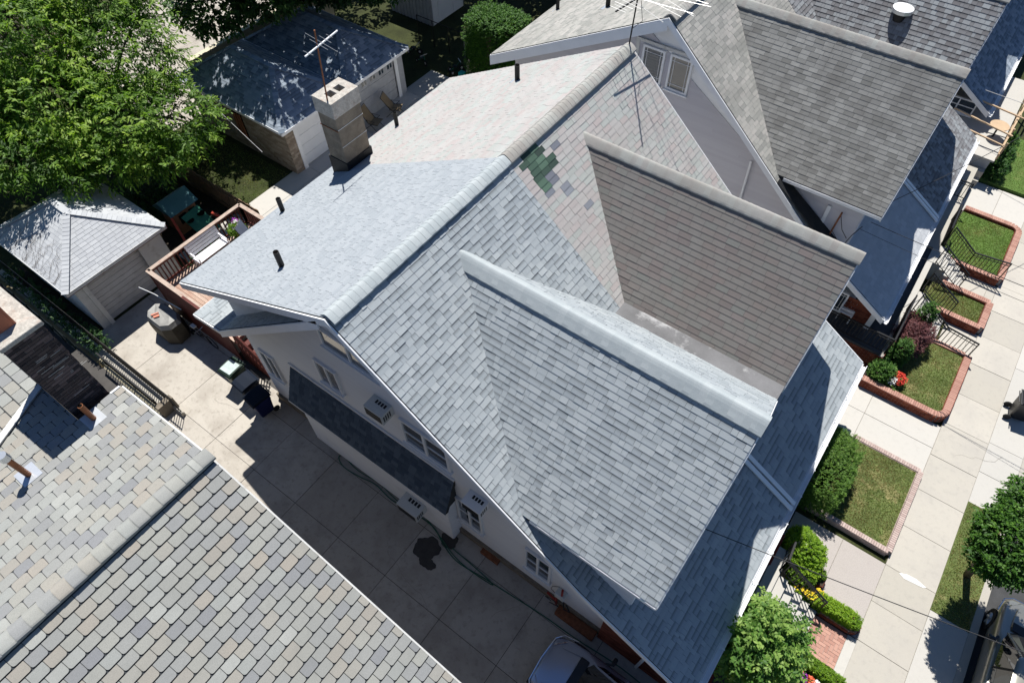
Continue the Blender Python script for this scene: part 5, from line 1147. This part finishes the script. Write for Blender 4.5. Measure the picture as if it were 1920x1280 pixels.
MB().tube([(5.6, .4, .3), (5.45, .3, .8), (5.7, .3, 1.0), (5.9, .32, .6), (5.6, .3, .5)], .012, 6).tube([(6.1, .4, 1.0), (6.25, .35, .75), (6.05, .35, .6), (6.0, .4, .95)], .02, 6).tube([(5.8, .4, 2.2), (5.6, .38, 1.9), (5.55, .4, 1.5), (5.75, .4, 1.3)], .008, 5).build('wires', 'cable', mt)
tag(MB().box((5.85, .2, .02), (7.15, .5, .22)).build('rusty_trough', 'rust', bevel=.03), 'long rusty trough on the ground against the white wall', 'trough')
tag(MB().box((3.0, .35, .02), (3.65, .55, .2)).build('cellar_hatch', 'rust'), 'rusty cellar window hatch at the foot of the wall under the double window', 'hatch')
def blob(cx, cy, rx, ry, z, mat, label, name='wet_stain', n=48, seed=1):
    random.seed(seed); q = [random.uniform(0, 6) for _ in range(4)]; rad = [1 + .10 * math.sin(2 * 2 * PI * i / n + q[0]) + .07 * math.sin(5 * 2 * PI * i / n + q[1]) + .04 * math.sin(11 * 2 * PI * i / n + q[2]) + random.uniform(-.02, .02) for i in range(n)]
    pts = [(cx + rx * math.cos(2 * PI * i / n) * rad[i], cy + ry * math.sin(2 * PI * i / n) * rad[i], z) for i in range(n)]
    return struct(MB().poly(pts, (0, 0, .003)).build(name, mat))
blob(1.55, -.5, .42, .36, .0255, 'damp', '', seed=2); blob(1.95, .12, .3, .26, .0255, 'damp', '', seed=5); blob(1.85, -.85, .28, .18, .0252, 'damp', '', seed=8)
random.seed(58)
for cx, cy, dx, dy in ((-8.2, -.9, .25, .05), (-6.0, -1.6, .2, .12), (.6, -1.3, .22, -.06), (4.4, -1.0, .1, .14), (-11.8, 1.5, .2, -.1), (13.9, 12.3, .12, .1)):
    p = []; x, y = cx, cy
    for j in range(11): p.append((x, y, .0262)); x += dx + random.uniform(-.07, .07); y += dy + random.uniform(-.09, .09)
    m = MB()
    for a_, b_ in zip(p, p[1:]): m.bar(a_, b_, .006, .002)
    struct(m.build('concrete_crack', 'joint'))
random.seed(31); pts = [(13.62, 7.32), (13.85, 7.42), (14.1, 7.44), (14.42, 7.36), (14.35, 7.3), (14.0, 7.26), (13.8, 7.24)]
struct(MB().poly([(x, y, .0255) for x, y in pts], (0, 0, .003)).build('spilled_paint', 'paintwhite'))
# trikes and toys on the shaded yard
def trike(label, loc, rz):
    t = thing('tricycle', label, 'tricycle', loc, rz, 'toys parked in the shaded yard')
    for x, y, r in ((.35, 0, .17), (-.25, .2, .12), (-.25, -.2, .12)): MB().tube([(x, y - .02, r), (x, y + .02, r)], r, 14).build('wheel', 'tyre', t, local=True); MB().tube([(x, y - .025, r), (x, y + .025, r)], r * .4, 10).build('hub', 'whitedirty', t, local=True)
    MB().tube([(.35, 0, .17), (.28, 0, .55), (0, 0, .3), (-.25, 0, .2)], .02, 6).tube([(-.25, -.2, .12), (-.25, .2, .12)], .02, 6).build('frame', 'toygreen', t, local=True)
    MB().tube([(.26, -.2, .6), (.26, .2, .6)], .018, 6).build('handlebar', 'alu', t, local=True); MB().box((-.12, -.1, .3), (.08, .1, .36)).build('saddle', 'black', t, local=True)
    return t
trike('tricycle with a pale front wheel next to the pale garage corner', (-15.9, 19.6, .02), R(-20)); trike('tricycle furthest back beside the pale garage', (-16.9, 20.1, .02), R(10)); trike('tricycle lying near the clipped hedge tower', (-13.9, 20.0, .02), R(60))
bx = thing('umbrella_base', 'folded cream canvas bundle standing by the hedge tower', 'parasol', (-12.9, 20.1, 0)); ring_mesh([[(-12.9 + r * math.cos(a), 20.1 + r * math.sin(a), z) for a in [i * PI / 5 for i in range(10)]] for r, z in ((.2, 0), (.28, .5), (.2, .9), (.05, 1.05))]).build('canvas', 'canvas', bx); MB().tube([(-12.9, 20.1, 0), (-12.4, 20.3, 1.0)], .02).build('pole', 'wood_new', bx)
tag(MB().box((-13.5, 19.7, 0), (-13.2, 20.0, .3)).build('toy_box', 'teal', bevel=.03), 'teal toy box beside the folded canvas', 'toy box')
# chain link fence of the yard
cf = thing('wire_fence', 'thin wire fence on steel posts across the dark yard', 'fence', (-15, 21, 0))
for i in range(5): MB().tube([(-17.5 + i * 1.1, 21.2, 0), (-17.5 + i * 1.1, 21.2, 1.5)], .025, 8).build('post', 'alu' if i > 2 else 'iron', cf)
MB().tube([(-17.5, 21.2, 1.5), (-12.4, 21.2, 1.5)], .02, 6).build('rail', 'iron', cf)
m = MB()
for i in range(52): m.bar((-17.5 + i * .1, 21.2, .02), (-17.5 + i * .1, 21.2, 1.48), .006, .006)
m.build('mesh', 'iron', cf, kind='stuff')
# porch chairs
for i, (x, y) in enumerate(((8.75, 15.0), (8.55, 15.9))):
    t = thing('porch_chair', ('white plastic chair on the dark porch, nearer the rail', 'white plastic chair on the dark porch, further from the rail')[i], 'chair', (x, y, .9), R(-90), 'white porch chairs')
    MB().box((-.25, -.25, .4), (.25, .25, .44)).build('seat', 'white', t, local=True, bevel=.02); 
    for k in range(5): MB().box((-.24 + k * .1, -.27, .44), (-.16 + k * .1, -.24, .85)).build('back_slat', 'white', t, local=True)
    for sx in (-.22, .22):
        for sy in (-.22, .22): MB().bar((sx, sy, 0), (sx, sy, .4), .04, .04).build('leg', 'white', t, local=True)
        MB().box((sx - .03, -.24, .6), (sx + .03, .22, .63)).build('armrest', 'white', t, local=True)

# ================================================================= CARS
def car(name, label, loc, rz, paint, L=4.65, Wd=1.84, Hh=1.46):
    t = thing(name, label, 'car', loc, rz)
    W2 = Wd / 2
    #        x      halfwidth  hood z  
    S = [(0, .60, .62), (.05, .72, .68), (.16, .80, .74), (.4, .87, .82), (.8, .905, .90), (1.25, .92, .965), (1.6, .92, 1.0), (2.3, .92, .99), (3.0, .92, .98), (3.6, .91, 1.0), (4.1, .88, 1.0), (4.45, .82, .95), (4.6, .74, .86), (4.65, .66, .72)]
    V = []; n = 15
    for x, hw, hz in S:
        hw = hw * W2 / .92
        pr = [(-hw * .93, .24), (-hw * .985, .36), (-hw, .55), (-hw * .985, hz * .80), (-hw * .93, hz * .93), (-hw * .80, hz * .985), (-hw * .45, hz * 1.015), (0, hz * 1.025)]
        pr = pr + [(-a, b) for a, b in pr[:-1][::-1]]
        V += [(x, y, z) for y, z in pr]
    F = [(i * n + j, i * n + j + 1, (i + 1) * n + j + 1, (i + 1) * n + j)[::-1] for i in range(len(S) - 1) for j in range(n - 1)]
    F += [tuple(range(n)), tuple((len(S) - 1) * n + j for j in range(n))[::-1]] + [((i + 1) * n, (i + 1) * n + n - 1, i * n + n - 1, i * n) for i in range(len(S) - 1)]
    b = MB().add(V, F).build('body', paint, t, local=True, smooth=True); sb = b.modifiers.new('s', 'SUBSURF'); sb.levels = 1; sb.render_levels = 2
    # greenhouse: base ring and roof ring
    base = [(1.08, .2), (1.14, .45), (1.26, .64), (1.55, .74), (2.4, .77), (3.3, .76), (3.95, .66), (4.12, .50)]; top = [(1.95, .16), (1.98, .36), (2.03, .50), (2.12, .56), (2.5, .58), (3.0, .575), (3.35, .54), (3.5, .46)]
    base = [(x, y * W2 / .92) for x, y in base]; top = [(x, y * W2 / .92) for x, y in top]
    zb = .97; zt = Hh - .03
    ringb = [(x, -y, zb) for x, y in base] + [(x, y, zb) for x, y in base[::-1]]; ringt = [(x, -y, zt) for x, y in top] + [(x, y, zt) for x, y in top[::-1]]
    k = len(ringb); G = MB().add(ringb + ringt, [(i, (i + 1) % k, (i + 1) % k + k, i + k)[::-1] for i in range(k)])
    G.build('windows', 'carglass', t, local=True, smooth=False)
    rz2 = [(x, y, zt + .002) for x, y, z in ringt]; mid = [(2.1 + (x - 2.1) * .93 + .02, y * .8, Hh + .012) for x, y, z in ringt]
    MB().add(rz2 + mid, [(i, (i + 1) % k, (i + 1) % k + k, i + k)[::-1] for i in range(k)] + [tuple(range(k, 2 * k))[::-1]]).build('roof_panel', paint, t, local=True, smooth=True)
    for i in (2, 4, 5, 7):                                  # pillars
        for s_ in (-1, 1):
            MB().bar((base[i][0], s_ * base[i][1] * 1.005, zb - .02), (top[i][0], s_ * top[i][1] * 1.005, zt), .06, .035).build('pillar', 'black' if i in (4, 5) else paint, t, local=True)
    for s_ in (-1, 1):
        MB().bar((1.5, s_ * (W2 - .08), .95), (1.72, s_ * (W2 + .02), .98), .06, .04).build('mirror_arm', 'black', t, local=True)
        MB().box((1.62, min(s_ * (W2 + .0), s_ * (W2 + .2)), .93), (1.74, max(s_ * W2, s_ * (W2 + .2)), 1.08)).build('mirror', 'black', t, local=True, bevel=.04)
        MB().add([(.02, s_ * .42, .62), (.1, s_ * .70, .60), (.42, s_ * .84, .70), (.36, s_ * .70, .80), (.10, s_ * .46, .74)], [(0, 1, 2, 3, 4) if s_ > 0 else (4, 3, 2, 1, 0)]).build('headlight', 'chrome', t, local=True)
        for x in (.82, 3.72):
            w_ = MB().tube([(x, s_ * (W2 - .2), .33), (x, s_ * (W2 + .005), .33)], .335, 28).build('wheel', 'tyre', t, local=True)
            MB().tube([(x, s_ * (W2 - .02), .33), (x, s_ * (W2 + .012), .33)], .2, 20).build('rim', 'chrome', w_, local=True)
            for j in range(5):
                a = j * 2 * PI / 5; MB().bar((x, s_ * (W2 + .02), .33), (x + .19 * math.cos(a), s_ * (W2 + .02), .33 + .19 * math.sin(a)), .045, .03, up=(0, 1, 0)).build('spoke', 'alu', w_, local=True)
    for i in range(4): MB().bar((-.008 + i * .006, -.38, .40 + i * .06), (-.008 + i * .006, .38, .40 + i * .06), .02, .03).build('grille_bar', 'chrome', t, local=True)
    MB().box((-.035, -.7 * W2 / .92, .27), (.1, .7 * W2 / .92, .37)).build('bumper', 'black', t, local=True, bevel=.03)
    MB().tube([(.62, -.93 * W2 / .92, .70), (.2, -.85 * W2 / .92, .69), (.03, -.64 * W2 / .92, .66), (-.012, 0, .64), (.03, .64 * W2 / .92, .66), (.2, .85 * W2 / .92, .69), (.62, .93 * W2 / .92, .70)], .022, 6).build('chrome_strip', 'chrome', t, local=True)
    MB().bar((1.02, -.62, .985), (1.02, .62, .985), .26, .03).build('cowl', 'black', t, local=True, bevel=.02)
    for s_ in (-1, 1): MB().tube([(.35, s_ * .52, .845), (.8, s_ * .60, .925), (1.05, s_ * .62, .965)], .012, 5).build('bonnet_crease', paint, t, local=True)
    for s_ in (-.35, .25): MB().bar((1.32, s_, 1.01), (1.72, s_ + .42, 1.2), .02, .015).build('wiper', 'black', t, local=True)
    MB().box((1.60, -.12, 1.172), (1.66, -.06, 1.215)).build('windscreen_sticker', 'white', t, local=True)
    return t
car('parked_car', 'silver car whose bonnet pokes in at the bottom of the driveway', (6.28, -1.08, .02), 0, 'carsilver')
c2 = car('parked_car', 'beige-silver car parked under the street tree at the right edge', (17.0, 8.25, -.12), R(-90), 'carbeige', Wd=1.86, Hh=1.6)
# steering wheel seen through the glass
# ================================================================= VEGETATION
def tree_thing(name, label, loc, cat='tree', group=None): return thing(name, label, cat, loc, 0, group)
random.seed(77)
t = tree_thing('ash_tree', 'large bright green ash tree hanging over the pale garage roof', (-21.5, 5.0, 0))
lb = [(-22.5, 4.0, 6.2, 3.2, 3.2, 2.6), (-19.8, 3.2, 5.4, 2.3, 2.2, 1.7), (-18.0, 4.6, 4.6, 2.2, 2.0, 1.4), (-16.8, 6.0, 4.2, 1.8, 1.6, 1.2), (-20, 6.6, 5.6, 2.4, 2.2, 2.0), (-22.6, 7.6, 7.4, 2.6, 2.4, 2.2), (-24.5, 6.2, 8.0, 2.6, 2.6, 2.2),
      (-24.8, 2.2, 6.6, 2.8, 2.6, 2.2), (-22.5, .6, 5.4, 2.4, 2.0, 1.6), (-20.6, .4, 4.9, 1.7, 1.6, 1.1), (-26.5, -.2, 6.0, 2.8, 2.2, 2.2), (-18.8, 2.3, 4.7, 1.7, 1.4, 1.0), (-27, 3.6, 8.6, 3.0, 2.6, 2.4), (-24.2, -1.6, 5.0, 2.0, 1.6, 1.4), (-27.5, 8.5, 9.0, 2.6, 2.4, 2.2), (-17.3, 3.1, 3.9, 1.3, 1.1, .8), (-21.5, 3.5, 7.8, 1.8, 1.7, 1.2), (-24, 4.4, 9.2, 2.0, 2.0, 1.2),
      (-18.6, .9, 4.9, 1.5, 1.3, .8), (-20.3, -1.2, 4.7, 1.6, 1.5, 1.0), (-17.2, 1.9, 4.3, 1.0, .9, .5), (-22.2, -2.6, 4.8, 1.8, 1.5, 1.1), (-16.2, 4.6, 3.7, 1.2, 1.0, .6), (-17.4, 3.9, 4.3, 1.3, 1.2, .7)]
trunk(t, (-21.5, 5.0, 0), (-22, 4.8, 4.5), .32, .2, lb, 12)
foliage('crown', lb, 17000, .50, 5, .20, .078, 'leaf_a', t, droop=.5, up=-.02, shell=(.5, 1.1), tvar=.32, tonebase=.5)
t = tree_thing('maple_tree', 'dark dense maple shading the slate-blue garage roofs', (-22.5, 16.5, 0))
lb = [(-21.6, 12.0, 4.9, 1.7, 1.7, 1.2), (-20.6, 14.6, 5.0, 1.7, 2, 1.2), (-19.5, 17.2, 5.0, 1.9, 1.9, 1.4), (-18.3, 19.6, 4.6, 1.9, 2, 1.5), (-20.5, 11.8, 7.6, 2.0, 1.8, 1.2), (-18.0, 13.2, 8.0, 2.2, 2.0, 1.2), (-17.2, 15.8, 7.6, 2.0, 2.2, 1.2), (-20.5, 15.5, 7.6, 2.4, 2.4, 1.6),
      (-18.2, 18.6, 7.2, 2.2, 2.2, 1.4), (-21.5, 19.5, 6.8, 2.6, 2.6, 2.0), (-22.6, 15.5, 6.4, 2.0, 2.6, 1.8), (-16.6, 21, 6.8, 1.8, 1.8, 1.3)]
lb += [(-18.5, 25.5, 7.2, 2.2, 2.2, 1.3), (-15.6, 24.8, 7.2, 2.0, 2.0, 1.2), (-17.2, 22.8, 7.0, 1.8, 1.8, 1.1)]  # crown lobes out of view, added to shade the yard by the shed
trunk(t, (-22.4, 16.5, 0), (-21.8, 16.2, 5.0), .35, .22, lb, 9)
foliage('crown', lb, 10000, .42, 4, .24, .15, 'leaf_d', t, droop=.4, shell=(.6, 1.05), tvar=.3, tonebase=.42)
random.seed(5)
for i, (x, y, z, r, lab) in enumerate(((-27, 26, 5, 4.5, 'dark evergreen mass left of the white shed'), (-20, 30, 5, 4.2, 'dark tree behind the white shed'), (-13, 29, 4, 3.5, 'low dark tree beyond the clipped hedge tower'))):
    t = tree_thing('yard_tree', lab, (x, y, 0)); lb = ball_lobes((x, y, z), (r, r, r * .8), 9, (.4, .55)); trunk(t, (x, y, 0), (x, y, z * .7), .25, .15, lb, 4)
    foliage('crown', lb, 2200, .5, 4, .26, .16, 'leaf_d', t, tonebase=.3)
t = tree_thing('street_tree', 'round green street tree above the grass verge at the right edge', (15.3, 8.45, 0))
lb = ball_lobes((14.66, 7.82, 4.05), (1.26, 1.25, 1.15), 18, (.34, .52))
trunk(t, (15.3, 8.45, 0), (14.9, 8.1, 3.0), .11, .08, lb, 7)
foliage('crown', lb, 9000, .2, 4, .10, .05, 'leaf_s', t, droop=.3, shell=(.6, 1.1), tvar=.15, tonebase=.45, flat=.5)
t = tree_thing('hedge_tower', 'tall clipped arborvitae block lit on its top right side', (-11.4, 19.9, 0), 'hedge')
lb = [(-11.7, 20.6, 1.85, 1.2, 1.05, 1.85), (-10.9, 20.7, 1.9, .9, .9, 1.8)]
foliage('leaves', lb, 16000, .13, 4, .08, .04, 'leaf_c', t, droop=.1, shell=(.8, 1.02), box=True, tvar=.05, tonebase=.45)
MB().tube([(-11.4, 19.8, 0), (-11.4, 19.8, 3)], .15, 8).build('trunk', 'bark', t)
def bush(name, label, lobes, n, L_, k, ll, lw, mat, cat='shrub', group=None, stem=True, **kw):
    l0 = lobes[0]; t = thing(name, label, cat, (l0[0], l0[1], 0), 0, group)
    foliage('leaves', lobes, n, L_, k, ll, lw, mat, t, **kw)
    if stem:
        m = MB(); 
        for l in lobes[:4]: m.tube([(l0[0], l0[1], 0), ((l0[0] + l[0]) / 2, (l0[1] + l[1]) / 2, l[2] * .5), (l[0], l[1], l[2])], .03, 6, r1=.012)
        m.build('stems', 'bark', t)
    return t
bush('clipped_hedge', 'clipped dark green hedge mound against the porch by the square lawn', [(10.35, 8.55, .85, .85, 1.05, .85), (10.2, 9.4, .8, .7, .6, .8)], 8500, .09, 4, .05, .024, 'leaf_h', 'hedge', shell=(.85, 1.02), box=True, droop=.05, tvar=.03)
bush('round_bush', 'lime green round bush by the iron rail of the grey house', [(10.95, 5.85, .75, .55, .5, .6), (10.8, 6.2, .6, .4, .35, .5), (11.15, 5.55, .6, .4, .35, .45)], 2400, .11, 4, .06, .036, 'leaf_y', shell=(.8, 1.06), tvar=.1, tonebase=.5)
bush('round_bush', 'smaller dark-sided bush below the lime green round bush', [(11.2, 5.3, .45, .36, .26, .42)], 900, .1, 4, .055, .032, 'leaf_y', tonebase=.3)
pt = thing('box_planter', 'square black-cornered planter with a tuft of lime leaves', 'planter', (11.7, 5.65, 0)); MB().box((11.52, 5.42, 0), (11.88, 5.78, .3)).build('box', 'brick', pt); foliage('leaves', [(11.62, 5.72, .38, .18, .12, .12)], 220, .08, 3, .05, .03, 'leaf_y', pt); MB().box((11.6, 5.44, .301), (11.86, 5.64, .306)).build('soil', 'soil', pt)
bush('low_hedge', 'low lime hedge beside the herringbone brick path', [(12.15, 4.98, .34, .3, .17, .3), (12.6, 4.98, .34, .33, .17, .3), (12.9, 4.97, .32, .15, .15, .27)], 2600, .07, 4, .042, .022, 'leaf_y', 'hedge', box=True, shell=(.85, 1.05), stem=False, tonebase=.45)
bush('low_hedge', 'low lime hedge along the flower bed at the bottom edge', [(12.2, 3.2, .34, .4, .13, .28), (12.8, 3.18, .34, .42, .13, .28)], 2200, .07, 4, .042, .022, 'leaf_y', 'hedge', box=True, shell=(.85, 1.05), stem=False, tonebase=.3)
random.seed(12)
t = tree_thing('crepe_myrtle', 'leafy crepe myrtle by the white steps at the porch corner', (10.9, 2.3, 0))
lb = ball_lobes((10.8, 2.35, 1.8), (1.15, 1.3, 1.0), 15, (.2, .38)); trunk(t, (10.9, 2.3, 0), (10.8, 2.35, 1.3), .06, .04, lb, 7)
foliage('crown', lb, 1500, .42, 7, .125, .068, 'leaf_g', t, droop=.5, shell=(.4, 1.35), up=.15, tvar=.38, tonebase=.42)
bush('yellow_flowers', 'clump of yellow flowers at the foot of the white steps', [(11.45, 4.9, .3, .3, .12, .18), (11.8, 4.92, .3, .2, .1, .18)], 500, .05, 3, .05, .045, 'leaf_y', 'flowers', stem=False)
bb2 = thing('yellow_flowers', 'yellow blooms along the brick edging by the iron rail', 'flowers', (11.7, 4.95, 0)); foliage('petals', [(11.5, 4.93, .45, .32, .1, .1), (11.85, 5.12, .42, .16, .14, .1)], 220, .03, 2, .045, .045, 'yellow', bb2, tvar=0)
for i, (x, y, m_, lab) in enumerate(((11.95, 2.98, 'whiteflower', 'small white flowers at the left end of the flower bed'), (12.12, 2.86, 'orangeflower', 'orange-red flowers nearest the crepe myrtle'), (12.32, 2.78, 'purple', 'purple flowers in the middle of the flower bed'), (12.5, 2.82, 'orangeflower', 'orange-red flowers right of the purple ones'), (12.68, 2.8, 'whiteflower', 'white flowers at the bottom edge right of the orange ones'))):
    b = thing('bedding_flowers', lab, 'flowers', (x, y, .2), 0, 'bedding flowers at the bottom edge'); foliage('leaves', [(x, y, .3, .12, .1, .08)], 90, .05, 2, .05, .03, 'leaf_g', b); foliage('petals', [(x, y, .38, .12, .1, .06)], 110, .02, 2, .045, .045, m_, b, up=1)
random.seed(44)
t = tree_thing('purple_maple', 'feathery purple-leaved maple on the lawn by the iron rail', (11.0, 15.6, 0)); lb = ball_lobes((11.15, 15.55, 1.05), (.75, .85, .55), 11, (.35, .5)); trunk(t, (11.0, 15.6, 0), (11.1, 15.6, .8), .06, .04, lb, 6)
foliage('crown', lb, 2600, .16, 5, .07, .025, 'leaf_p', t, droop=.9, shell=(.7, 1.1), tonebase=.5)
bush('conifer', 'dark dwarf conifer in front of the purple maple', [(10.95, 14.65, .75, .3, .3, .75), (10.9, 14.4, .4, .28, .28, .4)], 1800, .12, 4, .055, .025, 'leaf_c', tvar=.1)
bush('conifer', 'dwarf conifer rising among the white steps', [(11.15, 16.55, .95, .3, .3, .85), (11.0, 16.25, .55, .28, .28, .45)], 1500, .11, 4, .055, .025, 'leaf_c', tvar=.1)
bush('flowering_shrub', 'low shrub between brick kerb and dwarf conifer', [(10.75, 13.75, .55, .4, .35, .4)], 900, .12, 4, .06, .03, 'leaf_g')
bf = thing('red_flowers', 'red and white flowers on the corner of the curved brick kerb', 'flowers', (11.25, 13.75, .3)); foliage('petals', [(11.3, 13.8, .55, .28, .26, .16)], 260, .03, 2, .05, .045, 'redflower', bf); foliage('petals', [(11.15, 13.6, .58, .16, .16, .12)], 80, .03, 2, .05, .045, 'whiteflower', bf); foliage('leaves', [(11.25, 13.72, .42, .32, .32, .16)], 260, .08, 3, .05, .03, 'leaf_g', bf)
bush('strip_weeds', 'weeds growing through the iron fence beside the pale garage', [(-19 + i * .8, -1.98, .5 + .2 * math.sin(i * 2), .5, .22, .4) for i in range(8)], 500, .22, 4, .11, .05, 'leaf_d', 'weeds', tonebase=.5)
bush('garden_shrub', 'green shrub under the pale porch at the top right', [(11.3, 27.5, .5, .4, .5, .5), (11.35, 28.5, .5, .4, .6, .5), (11.3, 29.6, .5, .4, .6, .5)], 1400, .12, 4, .07, .04, 'leaf_c')
bush('ground_ivy', 'dark leafy growth below the ash tree by the fence', [(-18.5, 4.2, .5, 1.6, 1.0, .6), (-20, 7.2, .4, 1.0, .7, .5), (-13.6, 3.4, .3, .6, .8, .4)], 1600, .25, 4, .12, .06, 'leaf_d', 'ground cover', stem=False)
# ================================================================= OVERHEAD WIRES
def wire(label, a, b, sag, r=.011, mat='cable'):
    a, b = Vector(a), Vector(b); p = [a.lerp(b, i / 24) - Vector((0, 0, sag * 4 * (i / 24) * (1 - i / 24))) for i in range(25)]
    return tag(MB().tube(p, r, 5).build('overhead_wire', mat), label, 'wire', 'overhead service wires')
wire('service wire crossing the grey porch roof and the pavement to the right edge', (7.6, 2.6, 5.3), (26, 6.5, 7.2), .5)
wire('service wire from the tan-roofed house over the pavement', (7.9, 15.2, 5.1), (26, 14.5, 7.0), .5)
wire('second thin wire beside it running to the street', (7.7, 15.3, 4.6), (26, 13.6, 6.9), .5, .007)
wire('thin pale wire above the slate-blue garage roof', (-24, 9, 5.2), (-13.2, 7.2, 3.4), .2, .009, 'cablelight')
wire('pale wire at the top right corner over the cream porch', (9.2, 28.4, 3.2), (26, 24.0, 6.5), .4, .012, 'cablelight')
wire('thick black cable from the tan roof corner', (7.75, 15.4, 5.35), (13, 27, 6.0), .3, .012)
